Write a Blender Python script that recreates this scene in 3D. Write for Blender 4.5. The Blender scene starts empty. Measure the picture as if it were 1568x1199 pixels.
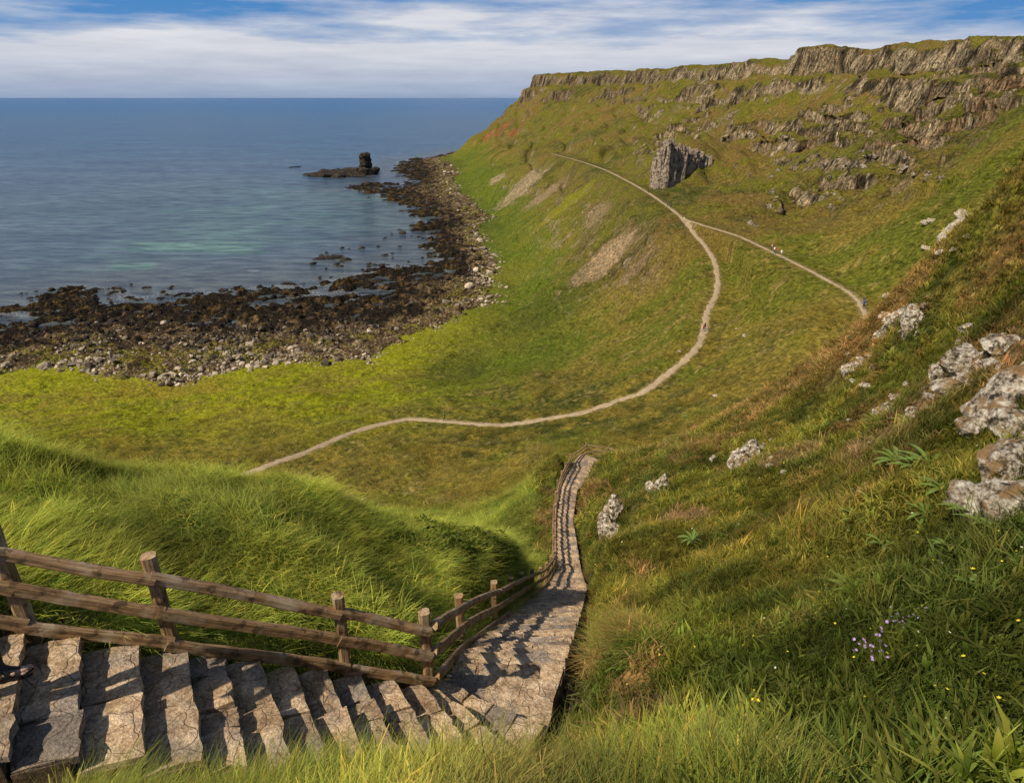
import bpy, bmesh, math, time
import numpy as np
from mathutils import Vector, Matrix
T0=time.time()
rng=np.random.default_rng(7)
H=80.0                      # eye height above the sea
F=1022.0; CU=784.0; CV=599.5
PIT=math.radians(23.8); CP=math.cos(PIT); SP=math.sin(PIT)
scene=bpy.context.scene

# ------------------------------------------------------------------ survey helpers
def ray(u,v):
    a=(u-CU)/F; b=(v-CV)/F
    y=CP-b*SP; z=-(SP+b*CP)
    return a/y, z/y          # x per metre north, height per metre north
def smooth(a,b,x):
    t=np.clip((x-a)/(b-a),0,1); return t*t*(3-2*t)
def hsh(ix,iy,iz,seed):
    h=(ix.astype(np.int64)*374761393+iy.astype(np.int64)*668265263+iz.astype(np.int64)*2147483647+seed*1274126177)&0xffffffff
    h=((h^(h>>13))*1274126177)&0xffffffff
    h=((h^(h>>16))*2246822519)&0xffffffff
    return ((h^(h>>15))&0xffffff)/float(0xffffff)
def vn2(x,y,seed=0):
    xi=np.floor(x);yi=np.floor(y);fx=x-xi;fy=y-yi
    fx=fx*fx*(3-2*fx);fy=fy*fy*(3-2*fy);z=np.zeros(1,dtype=np.int64)
    a=hsh(xi,yi,z,seed);b=hsh(xi+1,yi,z,seed);c=hsh(xi,yi+1,z,seed);d=hsh(xi+1,yi+1,z,seed)
    return (a+(b-a)*fx)+((c+(d-c)*fx)-(a+(b-a)*fx))*fy
def vn3(x,y,z,seed=0):
    xi=np.floor(x);yi=np.floor(y);zi=np.floor(z);fx=x-xi;fy=y-yi;fz=z-zi
    fx=fx*fx*(3-2*fx);fy=fy*fy*(3-2*fy);fz=fz*fz*(3-2*fz)
    def l(k):
        a=hsh(xi,yi,zi+k,seed);b=hsh(xi+1,yi,zi+k,seed);c=hsh(xi,yi+1,zi+k,seed);d=hsh(xi+1,yi+1,zi+k,seed)
        return (a+(b-a)*fx)+((c+(d-c)*fx)-(a+(b-a)*fx))*fy
    a=l(0);return a+(l(1)-a)*fz
def fbm2(x,y,o=4,seed=0,g=.5):
    s=0;a=1;n=0
    for i in range(o):
        s=s+a*vn2(x*1.0+17.3*i,y+9.1*i,seed+i);n+=a;a*=g;x=x*2.03;y=y*2.03
    return s/n
def fbm3(x,y,z,o=3,seed=0,g=.5):
    s=0;a=1;n=0
    for i in range(o):
        s=s+a*vn3(x+7.3*i,y+3.1*i,z,seed+i);n+=a;a*=g;x=x*2.03;y=y*2.03;z=z*2.03
    return s/n

# ------------------------------------------------------------------ stairs definition (left edge / right edge / height)
ST=[(-5.6,3.72,-4.97,2.55,-3.15),(-4.06,4.28,-3.43,3.15,-4.25),(-3.15,4.62,-2.5,3.45,-4.7),(-1.75,5.13,-1.1,4.0,-5.6),
(-1.05,5.38,-.35,4.3,-6.0),(-.87,5.55,.24,4.75,-6.3),(-.78,6.1,.6,6.0,-6.6),(-.7,6.85,.78,6.95,-7.05),(-.2,9.95,1.28,10,-9.4),
(.35,13.7,1.85,13.6,-12.2),(1.3,19.9,2.8,19.9,-16.9),(2.05,25,3.2,24.9,-20.2),(2.2,27.5,3.33,27.5,-21.0),(2.5,32,3.5,32,-22.3),
(3.2,38,4.3,37.7,-23.9),(4.5,44.6,6.2,43.6,-26.1),(5.4,46.8,7.8,45.0,-26.4)]
ST=np.array(ST)
def stair_nearest(X,Y):
    C=(ST[:,0:2]+ST[:,2:4])/2; W=np.hypot(ST[:,0]-ST[:,2],ST[:,1]-ST[:,3])/2
    D=np.full(X.shape,1e9);Z=np.zeros(X.shape);HW=np.zeros(X.shape)
    for i in range(len(C)-1):
        ax,ay=C[i];bx,by=C[i+1];dx=bx-ax;dy=by-ay
        t=np.clip(((X-ax)*dx+(Y-ay)*dy)/(dx*dx+dy*dy),0,1)
        d=np.hypot(X-ax-dx*t,Y-ay-dy*t);m=d<D
        D=np.where(m,d,D);Z=np.where(m,ST[i,4]+(ST[i+1,4]-ST[i,4])*t,Z);HW=np.where(m,W[i]+(W[i+1]-W[i])*t,HW)
    return D,Z,HW

# ------------------------------------------------------------------ footpaths
PLOW=[(330,745,90),(410,713,95),(470,692,101),(540,662,112),(620,643,118),(680,645,116),(740,650,112),(780,650,112),(840,641,112),(900,630,112),(950,612,114),
(985,600,115),(1020,575,120),(1050,550,125),(1070,528,131),(1078,505,138),(1082,480,147),(1092,460,156),(1098,440,165),(1097,415,176),(1088,390,190),(1065,360,207),(1045,335,225)]
PFAR=[(1045,335,225),(1022,316,250),(988,293,290),(950,272,350),(920,258,410),(880,245,480),(845,236,550)]
PUP=[(1045,335,225),(1085,348,206),(1130,362,190),(1180,385,165),(1240,415,140),(1300,448,122),(1320,470,113),(1330,500,104)]

C=[]                         # survey points: s, lnY, q
def P(u,v,Y): s,q=ray(u,v);C.append((s,math.log(Y),q))
def Z(u,v,z): s,q=ray(u,v);C.append((s,math.log(z/q),q))
def Wd(x,y,z): C.append((x/y,math.log(y),z/y))
def S(s,Y,q): C.append((s,math.log(Y),q))
for p in PLOW+PFAR[1:]+PUP[1:]: P(*p)
for u,v in [(-250,590),(0,575),(200,578),(400,560),(560,550),(650,508),(755,455),(752,410),(748,370),(740,325),(700,285)]: Z(u,v,-77.5)
for u,v in [(-250,480),(0,480),(110,450),(300,455),(480,462),(560,440),(672,385),(655,345),(620,310),(580,292),(640,278)]: Z(u,v,-80)
for u,v,z in [(0,300,-83),(300,300,-83),(100,200,-90),(500,200,-90),(520,330,-83),(400,250,-84),(-300,300,-83),(600,230,-85),(-300,200,-90)]: Z(u,v,z)
for s,Y,q in [(-.2,1200,-.075),(-.15,1500,-.06),(.72,450,.05),(.5,620,.042),(.33,900,.03),(.12,1500,.018),(.9,350,.05),(1.1,300,.04),(.9,120,-.03),(1.1,100,0),(.05,1400,.015),(.9,60,-.1)]: S(s,Y,q)
# left lawn, meadow
for p in [(0,640,145),(200,620,150),(-250,640,150),(300,660,125),(200,680,106),(0,668,118),(600,720,90),(750,720,82),(620,765,76),(480,732,87),(400,610,150),(600,600,155),
 (850,590,135),(750,560,180),(1000,540,140),(850,500,210),(1000,450,190),(950,400,235),(850,400,300),(950,330,275),(870,330,340),(800,330,430),(850,280,470),(760,270,640),
 (930,680,82),(1000,650,90),(1100,600,100),(1250,500,108),(1200,570,95),(850,680,80)]: P(*p)
for s,Y,q in [(-.65,20,-.78),(-.65,32,-.80),(-.65,60,-.76),(-.33,20,-.79),(-.33,32,-.8),(-.33,60,-.7),(-.95,20,-.74),(-.95,40,-.77),(-.05,24,-.79),(-.05,32,-.78),(-.1,50,-.73),(-1.2,20,-.64),(-1.2,60,-.68),(.02,52,-.66),(.08,62,-.58),(-.04,42,-.73)]: S(s,Y,q)
P(775,762,66);P(700,778,68);P(850,700,43.5);P(815,740,42);P(790,780,39)
# near knoll behind the fence
for p in [(0,805,6.2),(0,705,8.6),(-200,800,5.5),(-200,685,8.2),(100,718,9.2),(200,810,7),(200,730,9.8),(300,738,10.2),(400,752,10.8),(400,855,7),(500,768,11.3),(500,870,7.5),(600,808,12),(600,905,8.5),(700,816,14),(700,885,10.5),(790,855,16)]: P(*p)
for w in [(-4.06,4.45,-4.2),(-3.15,4.85,-4.75),(-1.75,5.4,-5.5),(-1.0,5.8,-6.1),(-6,4.1,-3.3),(-.9,6.9,-7.0),(-.5,10,-9.0),(2.6,26.5,-20.0)]: Wd(*w)
for r in ST[::2]: Wd((r[0]+r[2])/2,(r[1]+r[3])/2,r[4]-.15)
# slope below the viewpoint
for p in [(200,1290,2.7),(450,1222,3.0),(600,1212,3.0),(750,1222,3.1),(850,1225,3.2),(950,1205,3.3),(1000,1150,3.7),(1000,1050,5.0),(900,1010,6.7),(1200,1150,3.0),(1500,1150,2.3),
 (1500,1000,3.2),(1300,1000,4.2),(1100,1000,5.3),(1100,900,9),(1000,900,11),(1300,900,6.3),(1500,900,4.3),(1500,800,5.8),(1300,800,8.5),(1200,800,10.5),(1100,800,13.5),(1000,800,18),(930,800,24),(930,740,34),
 (1000,740,28),(1100,740,21),(1300,740,12),(1500,740,7.2),(1500,600,10),(1400,600,15),(1300,600,24),(1200,620,32),(1100,660,38),(1000,690,45),
 (1568,245,22),(1500,345,24),(1440,385,28),(1380,450,32),(1320,512,38),(1250,547,44),(1180,605,48),(1080,655,52),(980,695,50),(1568,450,13),(1450,480,19)]: P(*p)
for w in [(0,.8,-2.2),(0,1.5,-2.65),(0,2.2,-3.4),(-2,1.5,-2.5),(-3.5,2.0,-3.0),(2,1.5,-2.1),(-1,.8,-2.1),(1,.8,-2.0),(4,2.5,-2.5),(7,5,-2.6)]: Wd(*w)
for s,Y,q in [(.72,60,-.22),(.72,38,-.16),(.64,60,-.33),(.55,62,-.42),(.49,70,-.46),(.42,72,-.5),(.32,72,-.535),(.22,68,-.57),(.95,25,-.02)]: S(s,Y,q)
# hillside and cliffs
for p in [(1400,400,115),(1450,340,125),(1500,280,140),(1568,190,170),(1568,120,245),(1568,57,300),(1150,450,150),(1150,345,207),(1250,350,185),(1350,350,155),(1250,300,235),(1350,250,240),
 (1450,250,190),(1450,180,250),(1350,180,310),(1250,200,330),(1250,140,415),(1350,120,355),(1350,70,400),(1250,74,445),(1450,110,310),(1450,66,350),(1160,93,600),(1060,101,720),(1000,111,820),(930,111,930),(870,112,1020),(818,115,1090),
 (1050,185,520),(1050,150,640),(1150,150,520),(1150,205,400),(1100,300,262),(1000,230,470),(950,200,600),(950,160,770),(870,152,920),(870,190,740),(800,210,850),(750,225,930),(720,240,950),(700,262,800),
 (690,227,1030),(740,201,1060),(790,166,1090),(804,148,1100),(1150,118,560),(1050,122,690),(940,130,880),
 (1020,289,306),(1060,284,305),(1025,226,340),(1060,226,340),(1110,238,335),(1050,205,400)]: P(*p)
C=np.array(C)
def phi(r2): return 0.5*r2*np.log(r2+1e-12)
n=len(C);D2=(C[:,None,0]-C[None,:,0])**2+(C[:,None,1]-C[None,:,1])**2
A=np.zeros((n+3,n+3));A[:n,:n]=phi(D2)+np.eye(n)*2e-4
A[:n,n]=1;A[:n,n+1]=C[:,0];A[:n,n+2]=C[:,1];A[n:,:n]=A[:n,n:].T
sol=np.linalg.solve(A,np.concatenate([C[:,2],[0,0,0]]))
def tps(s,l):
    sf=s.ravel();lf=l.ravel();o=np.zeros(sf.shape)
    for i in range(0,len(sf),20000):
        a=sf[i:i+20000];b=lf[i:i+20000]
        d=(a[:,None]-C[None,:,0])**2+(b[:,None]-C[None,:,1])**2
        o[i:i+20000]=phi(d)@sol[:n]+sol[n]+sol[n+1]*a+sol[n+2]*b
    return o.reshape(s.shape)
S0,S1=-1.26,1.22;L0=math.log(.7);L1=math.log(2500)
sc=np.linspace(S0,S1,200);lc=np.linspace(L0,L1,420)
SC,LC=np.meshgrid(sc,lc);QC=tps(SC,LC)
def cmat(xf,xc):
    h=xc[1]-xc[0];m=len(xc);t=(xf-xc[0])/h;i=np.clip(np.floor(t).astype(int),0,m-2);f=t-i
    w=[-.5*f+f*f-.5*f**3,1-2.5*f*f+1.5*f**3,.5*f+2*f*f-1.5*f**3,-.5*f*f+.5*f**3]
    M=np.zeros((len(xf),m))
    for k in range(4): np.add.at(M,(np.arange(len(xf)),np.clip(i+k-1,0,m-1)),w[k])
    return M
rows=np.concatenate([np.linspace(math.log(.7),math.log(60),500,endpoint=False),np.linspace(math.log(60),math.log(230),370,endpoint=False),
                     np.linspace(math.log(230),math.log(1250),740,endpoint=False),np.linspace(math.log(1250),L1,30)])
cols=np.linspace(S0,S1,1180)
Q=cmat(rows,lc)@QC@cmat(cols,sc).T
YY=np.exp(rows)[:,None]*np.ones(len(cols))[None,:]
XX=YY*cols[None,:]
ZZ=Q*YY
print('tps',time.time()-T0)
# ------------------------------------------------------------------ footpath distance
def catm(pts,k=8):
    p=[pts[0]]+list(pts)+[pts[-1]];o=[]
    p=np.array(p,float)
    for i in range(1,len(p)-2):
        for j in range(k):
            t=j/k;a,b,c,d=p[i-1],p[i],p[i+1],p[i+2]
            o.append(.5*((2*b)+(-a+c)*t+(2*a-5*b+4*c-d)*t*t+(-a+3*b-3*c+d)*t**3))
    o.append(p[-2]);return np.array(o)
def pworld(pl):
    return catm([(ray(u,v)[0]*Y,Y,ray(u,v)[1]*Y) for u,v,Y in pl],6)
paths=[(pworld(PLOW),.66),(pworld(PUP),.46),(pworld(PFAR),.48)]
DP=np.full(ZZ.shape,99.);PZ=np.zeros(ZZ.shape)
ra=np.searchsorted(rows,math.log(80));rb=np.searchsorted(rows,math.log(640))
for pl,wd in paths:
    for i in range(len(pl)-1):
        ax,ay,az=pl[i];bx,by,bz=pl[i+1]
        i0=max(ra,np.searchsorted(rows,math.log(max(min(ay,by)-45,80))));i1=min(rb,np.searchsorted(rows,math.log(max(ay,by)+45)))
        if i1<=i0: continue
        X=XX[i0:i1];Y=YY[i0:i1];dx=bx-ax;dy=by-ay
        t=np.clip(((X-ax)*dx+(Y-ay)*dy)/(dx*dx+dy*dy+1e-9),0,1);d_=np.hypot(X-ax-dx*t,Y-ay-dy*t);mm_=d_<DP[i0:i1]
        DP[i0:i1]=np.where(mm_,d_,DP[i0:i1]);PZ[i0:i1]=np.where(mm_,az+(bz-az)*t,PZ[i0:i1])
# correct the land beside the path by the error found on the path itself, fading out with distance
rng_=14+20*smooth(200,260,YY)
pw_=(1-smooth(0,1,np.clip((DP-1.5)/rng_,0,1)))
ZZ=ZZ*(1-pw_)+np.where(DP<90,PZ+(ZZ-PZ)*smooth(1.5,16,DP)*.75,ZZ)*pw_
# ------------------------------------------------------------------ shoreline
def seapt(u,v,z=-80.0):
    s,q=ray(u,v);Y=z/q;return (s*Y,Y)
SH=[(-400,470),(-150,476),(0,482),(35,488),(75,478),(108,449),(160,444),(200,462),(250,452),(300,448),(345,460),(372,447),(440,440),(462,455),(500,466),(540,466),(560,450),(530,442),(520,432),(560,428),(600,411),(650,412),(684,418),(686,402),(676,385),(668,368),(655,345),(640,327),(620,310),(585,298),(552,291),(548,284),(580,282),(612,284),(634,279),(622,266),(614,250),(640,243),(668,242)]
GR=[(-400,590),(-150,585),(0,575),(60,556),(110,560),(200,578),(280,590),(340,570),(400,556),(470,547),(560,551),(640,512),(700,487),(757,456),(750,425),(757,400),(748,380),(735,358),(747,332),(720,305),(700,290),(692,278),(700,262),(690,250),(672,243)]
tail=[(-95,1090),(-55,1180),(0,1300),(60,1500),(200,1900),(3000,2500),(3000,-100),(-3000,-100)]
shore=[seapt(*p) for p in SH]+tail+[(-3000,seapt(-400,470)[1])]
grass=[seapt(u,v,-77.5) for u,v in GR]+[(-80,1110),(-40,1190),(10,1300),(70,1500),(210,1900),(3100,2500),(3100,-100),(-3000,-100),(-3000,seapt(-400,590,-77.5)[1])]
def sdist(poly,X,Y):
    D=np.full(X.shape,1e9);ins=np.zeros(X.shape,bool);m=len(poly)
    for i in range(m):
        ax,ay=poly[i];bx,by=poly[(i+1)%m];dx=bx-ax;dy=by-ay
        t=np.clip(((X-ax)*dx+(Y-ay)*dy)/(dx*dx+dy*dy+1e-9),0,1)
        D=np.minimum(D,(X-ax-dx*t)**2+(Y-ay-dy*t)**2)
        if ay!=by: ins^=((ay>Y)!=(by>Y))&(X<(bx-ax)*(Y-ay)/(by-ay)+ax)
    return np.sqrt(D)*np.where(ins,1,-1)
r0=np.searchsorted(rows,math.log(150))
DS=np.full(ZZ.shape,500.);DG=np.full(ZZ.shape,500.)
wob=(fbm2(XX[r0:]*.05,YY[r0:]*.05,4,31)-.5)*14
wob2=(fbm2(XX[r0:]*.22,YY[r0:]*.22,3,32)-.5)*14
DS[r0:]=sdist(shore,XX[r0:],YY[r0:])+wob+wob2*1.1
DG[r0:]=sdist(grass,XX[r0:],YY[r0:])+wob*.6+wob2*.7
tt=np.clip(DS/(np.maximum(DS,0)+np.abs(DG)+1e-6),0,1)
zrock=-80.45+tt*2.75
zg=-77.7+(np.maximum(ZZ,-77.7+np.clip(DG,0,40)*.01)+77.7)*smooth(0,30,DG)
zsea=-80.4-np.clip(-DS*.07,0,5)
Zb=np.where(DG>0,zg,np.where(DS>0,zrock,zsea))
bl=smooth(150,175,YY)
ZZ=np.where(YY>150,np.where(DG<60,Zb,ZZ)*bl+ZZ*(1-bl),ZZ)
rockm=(smooth(1.5,-1.5,DG)*smooth(-24,-2,DS))
rd=np.abs(fbm2(XX*.13,YY*.13,4,40)-.5)*2
rd2=fbm2(XX*.45,YY*.45,3,44);rd3=fbm2(XX*.05,YY*.09,3,47)
blk=vn2(np.floor(XX*.55+rd2*3)*.77,np.floor(YY*.38+rd2*3)*.77,49)
ZZ=ZZ+rockm*((.38-rd)*3.4*(1.05-.6*tt)+(rd2-.5)*2.2+(rd3-.5)*5.0*(1-tt)+(blk-.5)*1.6*(1-.5*tt))
reefc=[seapt(500,397),seapt(540,437)]
for i,(cx,cy) in enumerate(reefc):
    g=np.exp(-((XX-cx)/14)**2-((YY-cy)/9)**2);ZZ=ZZ+np.where(DS<0,g*(1.2+3.2*(rd2-.35)),0)*(YY>150)
# ------------------------------------------------------------------ flat plateau and lava-flow cliffs
und=(fbm2(cols*14,cols*0,4,55)-.5)*5
cap=np.interp(cols,[-.1,.03,.13,.22,.33,.41,.49,.58,.68,.8],[28,30,29.3,28.3,27.5,27,25,23.3,21.5,21])+und*smooth(.25,.45,cols)*.5
cap=cap[None,:]*np.ones_like(ZZ)+(fbm2(XX*.05,YY*.05,3,56)-.5)*1.6
ZZ=np.where(YY>230,np.minimum(ZZ,cap),ZZ)
pthm=smooth(6,22,DP)
far=smooth(215,290,YY)*(DG>20)
nb=(fbm2(XX*.03,YY*.03,4,50)-.5)*16
gul=smooth(.44,.58,fbm2(XX*.045+3,YY*.045,3,52))
b0=-7+nb;b1=cap-.8
w=(ZZ-b0)/(b1-b0);w2=np.clip(w,0,1)*2;fl=np.minimum(np.floor(w2),1);fr=w2-fl
g=smooth(.30,.62,fr);wn=(fl+g)/2
tier=np.where(fl<.5,gul*.9,.55+.45*gul)
ZZ=np.where((w>0)&(w<1),ZZ+(b0+wn*(b1-b0)-ZZ)*.97*far*tier*pthm,ZZ)
cm=smooth(.55,.61,fbm2(XX*.035+5,YY*.035,4,60))*smooth(150,200,YY)*smooth(-34,-26,ZZ)*smooth(2,-3,ZZ)*(DG>20)*pthm*smooth(.12,.2,XX/YY)
for (u_,v_,rx_,ry_,Y_) in [(1320,243,70,34,225),(1200,290,45,34,245),(1260,300,40,16,225),(1430,270,26,14,165),(1450,160,90,20,270),(1235,190,60,20,340)]:
    s_,_q=ray(u_,v_);cx_=s_*Y_;ww_=rx_*Y_/F*1.1
    cm=np.maximum(cm,smooth(1.3,.5,((XX-cx_)/ww_)**2+((YY-Y_)/(.16*Y_))**2+(fbm2(XX*.08,YY*.08,3,61)-.5)*2.2)*(YY>150)*pthm)
per=6.0;zz=(ZZ+nb*.9+(fbm2(XX*.15,YY*.15,3,62)-.5)*5)/per;fz=zz-np.floor(zz);ZZ=ZZ+cm*(np.floor(zz)+smooth(.4,.60,fz)-zz)*per*.9
# ------------------------------------------------------------------ general relief
land=smooth(0,12,DG)
amp=smooth(1.0,4,DP)*land
amp2=smooth(1.5,18,DP)*land
mid=smooth(55,90,YY)
gl=1-np.abs(fbm2(XX*.03+9,YY*.012,3,75)-.5)*2
ZZ=ZZ+mid*((fbm2(XX*.06,YY*.06,4,70)-.5)*(3.6+2.4*smooth(150,400,YY))*amp2+amp*(fbm2(XX*.55,YY*.55,3,71)-.5)*1.2*smooth(700,200,YY))
ZZ=ZZ-amp2*smooth(180,300,YY)*smooth(-70,-50,ZZ)*smooth(5,-10,ZZ)*smooth(.78,1,gl)*4.5
ZZ=ZZ+smooth(60,30,YY)*((fbm2(XX*.7,YY*.7,3,72)-.5)*.60*smooth(3,8,YY)+(fbm2(XX*3,YY*3,3,73)-.5)*.16)
# stair cut
k=np.searchsorted(rows,math.log(52))
SDm,SZ,SHW=stair_nearest(XX[:k],YY[:k])
bl=1-smooth(SHW+.02,SHW+.8,SDm)
ZZ[:k]=ZZ[:k]*(1-bl)+(SZ-.2)*bl
SDIST=np.full(ZZ.shape,99.);SDIST[:k]=SDm-SHW
Qf=ZZ/YY
QM=np.maximum.accumulate(Qf,axis=0)
def gidx(x,y):
    y=np.maximum(y,.71);s=x/y
    c=np.clip((s-S0)/(S1-S0)*(len(cols)-1),0,len(cols)-1.001);r=np.clip(np.interp(np.log(y),rows,np.arange(len(rows))),0,len(rows)-1.001)
    return r,c
def samp(A,x,y):
    x=np.asarray(x,float);y=np.asarray(y,float)
    r,c=gidx(x,y);ri=r.astype(int);ci=c.astype(int);fr=r-ri;fc=c-ci
    return (A[ri,ci]*(1-fr)*(1-fc)+A[ri+1,ci]*fr*(1-fc)+A[ri,ci+1]*(1-fr)*fc+A[ri+1,ci+1]*fr*fc)
def zat(x,y): return samp(ZZ,x,y)
def hit(u,v):
    s,q=ray(u,v);c=int(round((s-S0)/(S1-S0)*(len(cols)-1)));c=min(max(c,0),len(cols)-1)
    w=np.nonzero(Qf[5:,c]>=q)[0]
    r=(w[0]+5) if len(w) else len(rows)-60
    Y=math.exp(rows[r]);return (s*Y,Y,float(ZZ[r,c]))
print('height',time.time()-T0)
# ------------------------------------------------------------------ colour
def nrm(XX,YY,ZZ):
    P_=np.stack([XX,YY,ZZ],-1)
    a=np.gradient(P_,axis=0);b=np.gradient(P_,axis=1);N=np.cross(b,a);N/=np.linalg.norm(N,axis=-1,keepdims=True)+1e-12
    return N
N=nrm(XX,YY,ZZ);steep=1-np.abs(N[...,2])
n1=fbm2(XX*.035,YY*.035,4,80);n2=fbm2(XX*.3,YY*.3,4,81);n3=fbm2(XX*1.7,YY*1.7,3,82);n4=fbm2(XX*.012,YY*.012,3,83);n5=fbm2(XX*.11,YY*.11,4,84)
def c3(*c): return np.array(c)
def mix(A,col,m): return A+(np.asarray(col)-A)*m[...,None]
LIME=c3(.225,.235,.012);GREEN=c3(.110,.122,.016);DEEP=c3(.040,.056,.011);OLIVE=c3(.185,.146,.030);BROWN=c3(.15,.092,.034);STRAW=c3(.30,.22,.08)
COL=np.ones(ZZ.shape+(3,))*GREEN
COL=mix(COL,OLIVE,smooth(.40,.60,n1*.5+n5*.5)*.9)
COL=mix(COL,DEEP,smooth(.51,.64,n2*.4+n5*.2+n4*.4)*.85)
COL=mix(COL,STRAW,smooth(.56,.72,n2*.6+n3*.4)*.55)
hill=smooth(140,240,YY)*smooth(-64,-48,ZZ)
COL=mix(COL,c3(.118,.105,.018),hill*.65);COL=mix(COL,BROWN,hill*smooth(.46,.60,n1*.3+n5*.4+n2*.3)*.75);COL=mix(COL,DEEP,hill*smooth(.52,.64,n5*.6+n4*.4)*.8)
COL=mix(COL,STRAW*.8,hill*smooth(.58,.66,n5*.7+n3*.3)*.4)
lawn=smooth(10,-45,XX)*smooth(90,140,YY)*(YY>80)*smooth(380,300,YY)
COL=mix(COL,LIME,lawn*(.55+.45*smooth(.6,.4,n2)));COL=mix(COL,OLIVE,lawn*smooth(.48,.60,n5)*.5)
COL=mix(COL,LIME*1.1,lawn*smooth(26,4,DG)*.6)
bot=smooth(-58,-70,ZZ)*(YY>120)*(1-lawn)
COL=mix(COL,c3(.075,.115,.010),bot*.6)
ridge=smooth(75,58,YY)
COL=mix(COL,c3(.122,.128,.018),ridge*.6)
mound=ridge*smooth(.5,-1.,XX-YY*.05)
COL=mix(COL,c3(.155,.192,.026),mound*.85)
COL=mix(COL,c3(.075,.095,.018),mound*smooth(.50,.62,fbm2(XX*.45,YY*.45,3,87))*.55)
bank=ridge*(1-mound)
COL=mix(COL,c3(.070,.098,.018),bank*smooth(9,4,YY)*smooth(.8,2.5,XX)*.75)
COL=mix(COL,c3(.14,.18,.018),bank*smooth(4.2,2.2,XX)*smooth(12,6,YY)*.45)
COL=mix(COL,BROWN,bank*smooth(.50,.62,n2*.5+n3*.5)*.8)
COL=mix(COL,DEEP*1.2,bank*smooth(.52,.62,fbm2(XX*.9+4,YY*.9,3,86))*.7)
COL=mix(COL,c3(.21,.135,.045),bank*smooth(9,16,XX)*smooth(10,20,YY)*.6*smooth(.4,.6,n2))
RK=np.zeros(ZZ.shape)
def patch(u,v,ru,rv,col,st,rk=0.,dens=.5):
    global COL,RK
    x,y,z=hit(u,v);rx=ru*y/F*1.05
    y1=hit(u,v-rv)[1];y2=hit(u,v+rv)[1];ry=max(abs(y1-y2)/2,rx*.15);ry=min(ry,rx*4)
    g=((XX-x)/rx)**2+((YY-y)/ry)**2
    m=smooth(1.15,.55,g+(n3-.5)*1.4+(n2-.5)*1.8)*st
    COL=mix(COL,col,m);RK=np.maximum(RK,m*rk)
patch(922,402,46,22,c3(.36,.26,.175),.95,.5);patch(800,283,38,13,c3(.38,.30,.21),.9,.8);patch(762,272,12,10,c3(.40,.32,.22),.9,.8);patch(835,298,30,8,c3(.30,.23,.15),.8,.6);patch(915,330,18,12,c3(.28,.21,.14),.7,.6)
patch(970,415,28,8,c3(.26,.18,.11),.7,.5)
for u_,v_ in [(790,202),(770,198),(752,204)]: patch(u_,v_,13,4,c3(.25,.085,.04),.75,.4)
patch(970,1045,48,22,c3(.26,.15,.065),.9);patch(985,1105,70,38,c3(.06,.033,.018),.97);patch(1440,615,70,50,c3(.22,.13,.075),.8);patch(1050,795,30,12,c3(.29,.19,.09),.7);patch(1330,640,40,20,BROWN,.6);patch(1210,705,35,14,c3(.27,.19,.08),.6)
patch(700,570,60,25,DEEP,.5);patch(820,480,60,25,DEEP,.45);patch(880,450,40,40,DEEP,.3);patch(240,610,120,18,c3(.2,.14,.03),.5)
patch(1120,300,40,12,c3(.2,.12,.05),.5);patch(870,310,40,12,LIME,.4)
# cliffs rock
rkc=smooth(.25,.40,steep+(n2-.5)*.3)*smooth(170,230,YY)*smooth(15,30,DG)*smooth(4,26,DP)
rkc=rkc*np.where((ZZ<-8)&(XX/YY<.17),.35,1.)
RK=np.maximum(RK,rkc)
vs=fbm3(XX*.2,YY*.2,ZZ*.16,4,90)
rc=mix(np.ones(ZZ.shape+(3,))*c3(.27,.21,.15),c3(.055,.045,.033),smooth(.47,.59,vs));rc=mix(rc,c3(.48,.40,.30),smooth(.52,.62,n3*.4+n2*.6)*.7)
rc=mix(rc,c3(.26,.13,.06),smooth(.56,.68,n4*.4+n5*.6)*.35)
rc=rc*(1-.35*smooth(550,800,YY))[...,None]
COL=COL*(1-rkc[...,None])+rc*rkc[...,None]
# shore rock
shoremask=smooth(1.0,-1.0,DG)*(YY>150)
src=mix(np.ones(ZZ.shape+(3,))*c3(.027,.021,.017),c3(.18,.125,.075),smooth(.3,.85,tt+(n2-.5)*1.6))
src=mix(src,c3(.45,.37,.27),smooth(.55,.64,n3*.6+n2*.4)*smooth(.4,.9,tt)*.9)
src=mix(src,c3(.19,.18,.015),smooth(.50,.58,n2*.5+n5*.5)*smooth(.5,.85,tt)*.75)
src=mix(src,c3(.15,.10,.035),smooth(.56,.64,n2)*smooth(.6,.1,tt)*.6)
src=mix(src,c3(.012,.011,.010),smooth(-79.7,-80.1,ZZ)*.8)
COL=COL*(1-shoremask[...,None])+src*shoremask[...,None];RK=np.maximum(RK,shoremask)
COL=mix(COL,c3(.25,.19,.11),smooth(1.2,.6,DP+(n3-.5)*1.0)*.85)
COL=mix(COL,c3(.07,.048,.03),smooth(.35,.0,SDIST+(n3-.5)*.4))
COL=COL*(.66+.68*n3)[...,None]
print('colour',time.time()-T0)
cn=fbm3(XX*.22,YY*.22,ZZ*.04,3,95)-.5;cn2=fbm3(XX*.06,YY*.06,ZZ*.10,3,96)-.5;cn3=fbm3(XX*.7,YY*.7,ZZ*.25,2,97)-.5
pm=rkc*(4.0*cn+7.0*cn2+1.8*cn3)*smooth(2,10,DP)
XD=XX+N[...,0]*pm;YD=YY+N[...,1]*pm;ZD=ZZ+H

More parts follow.
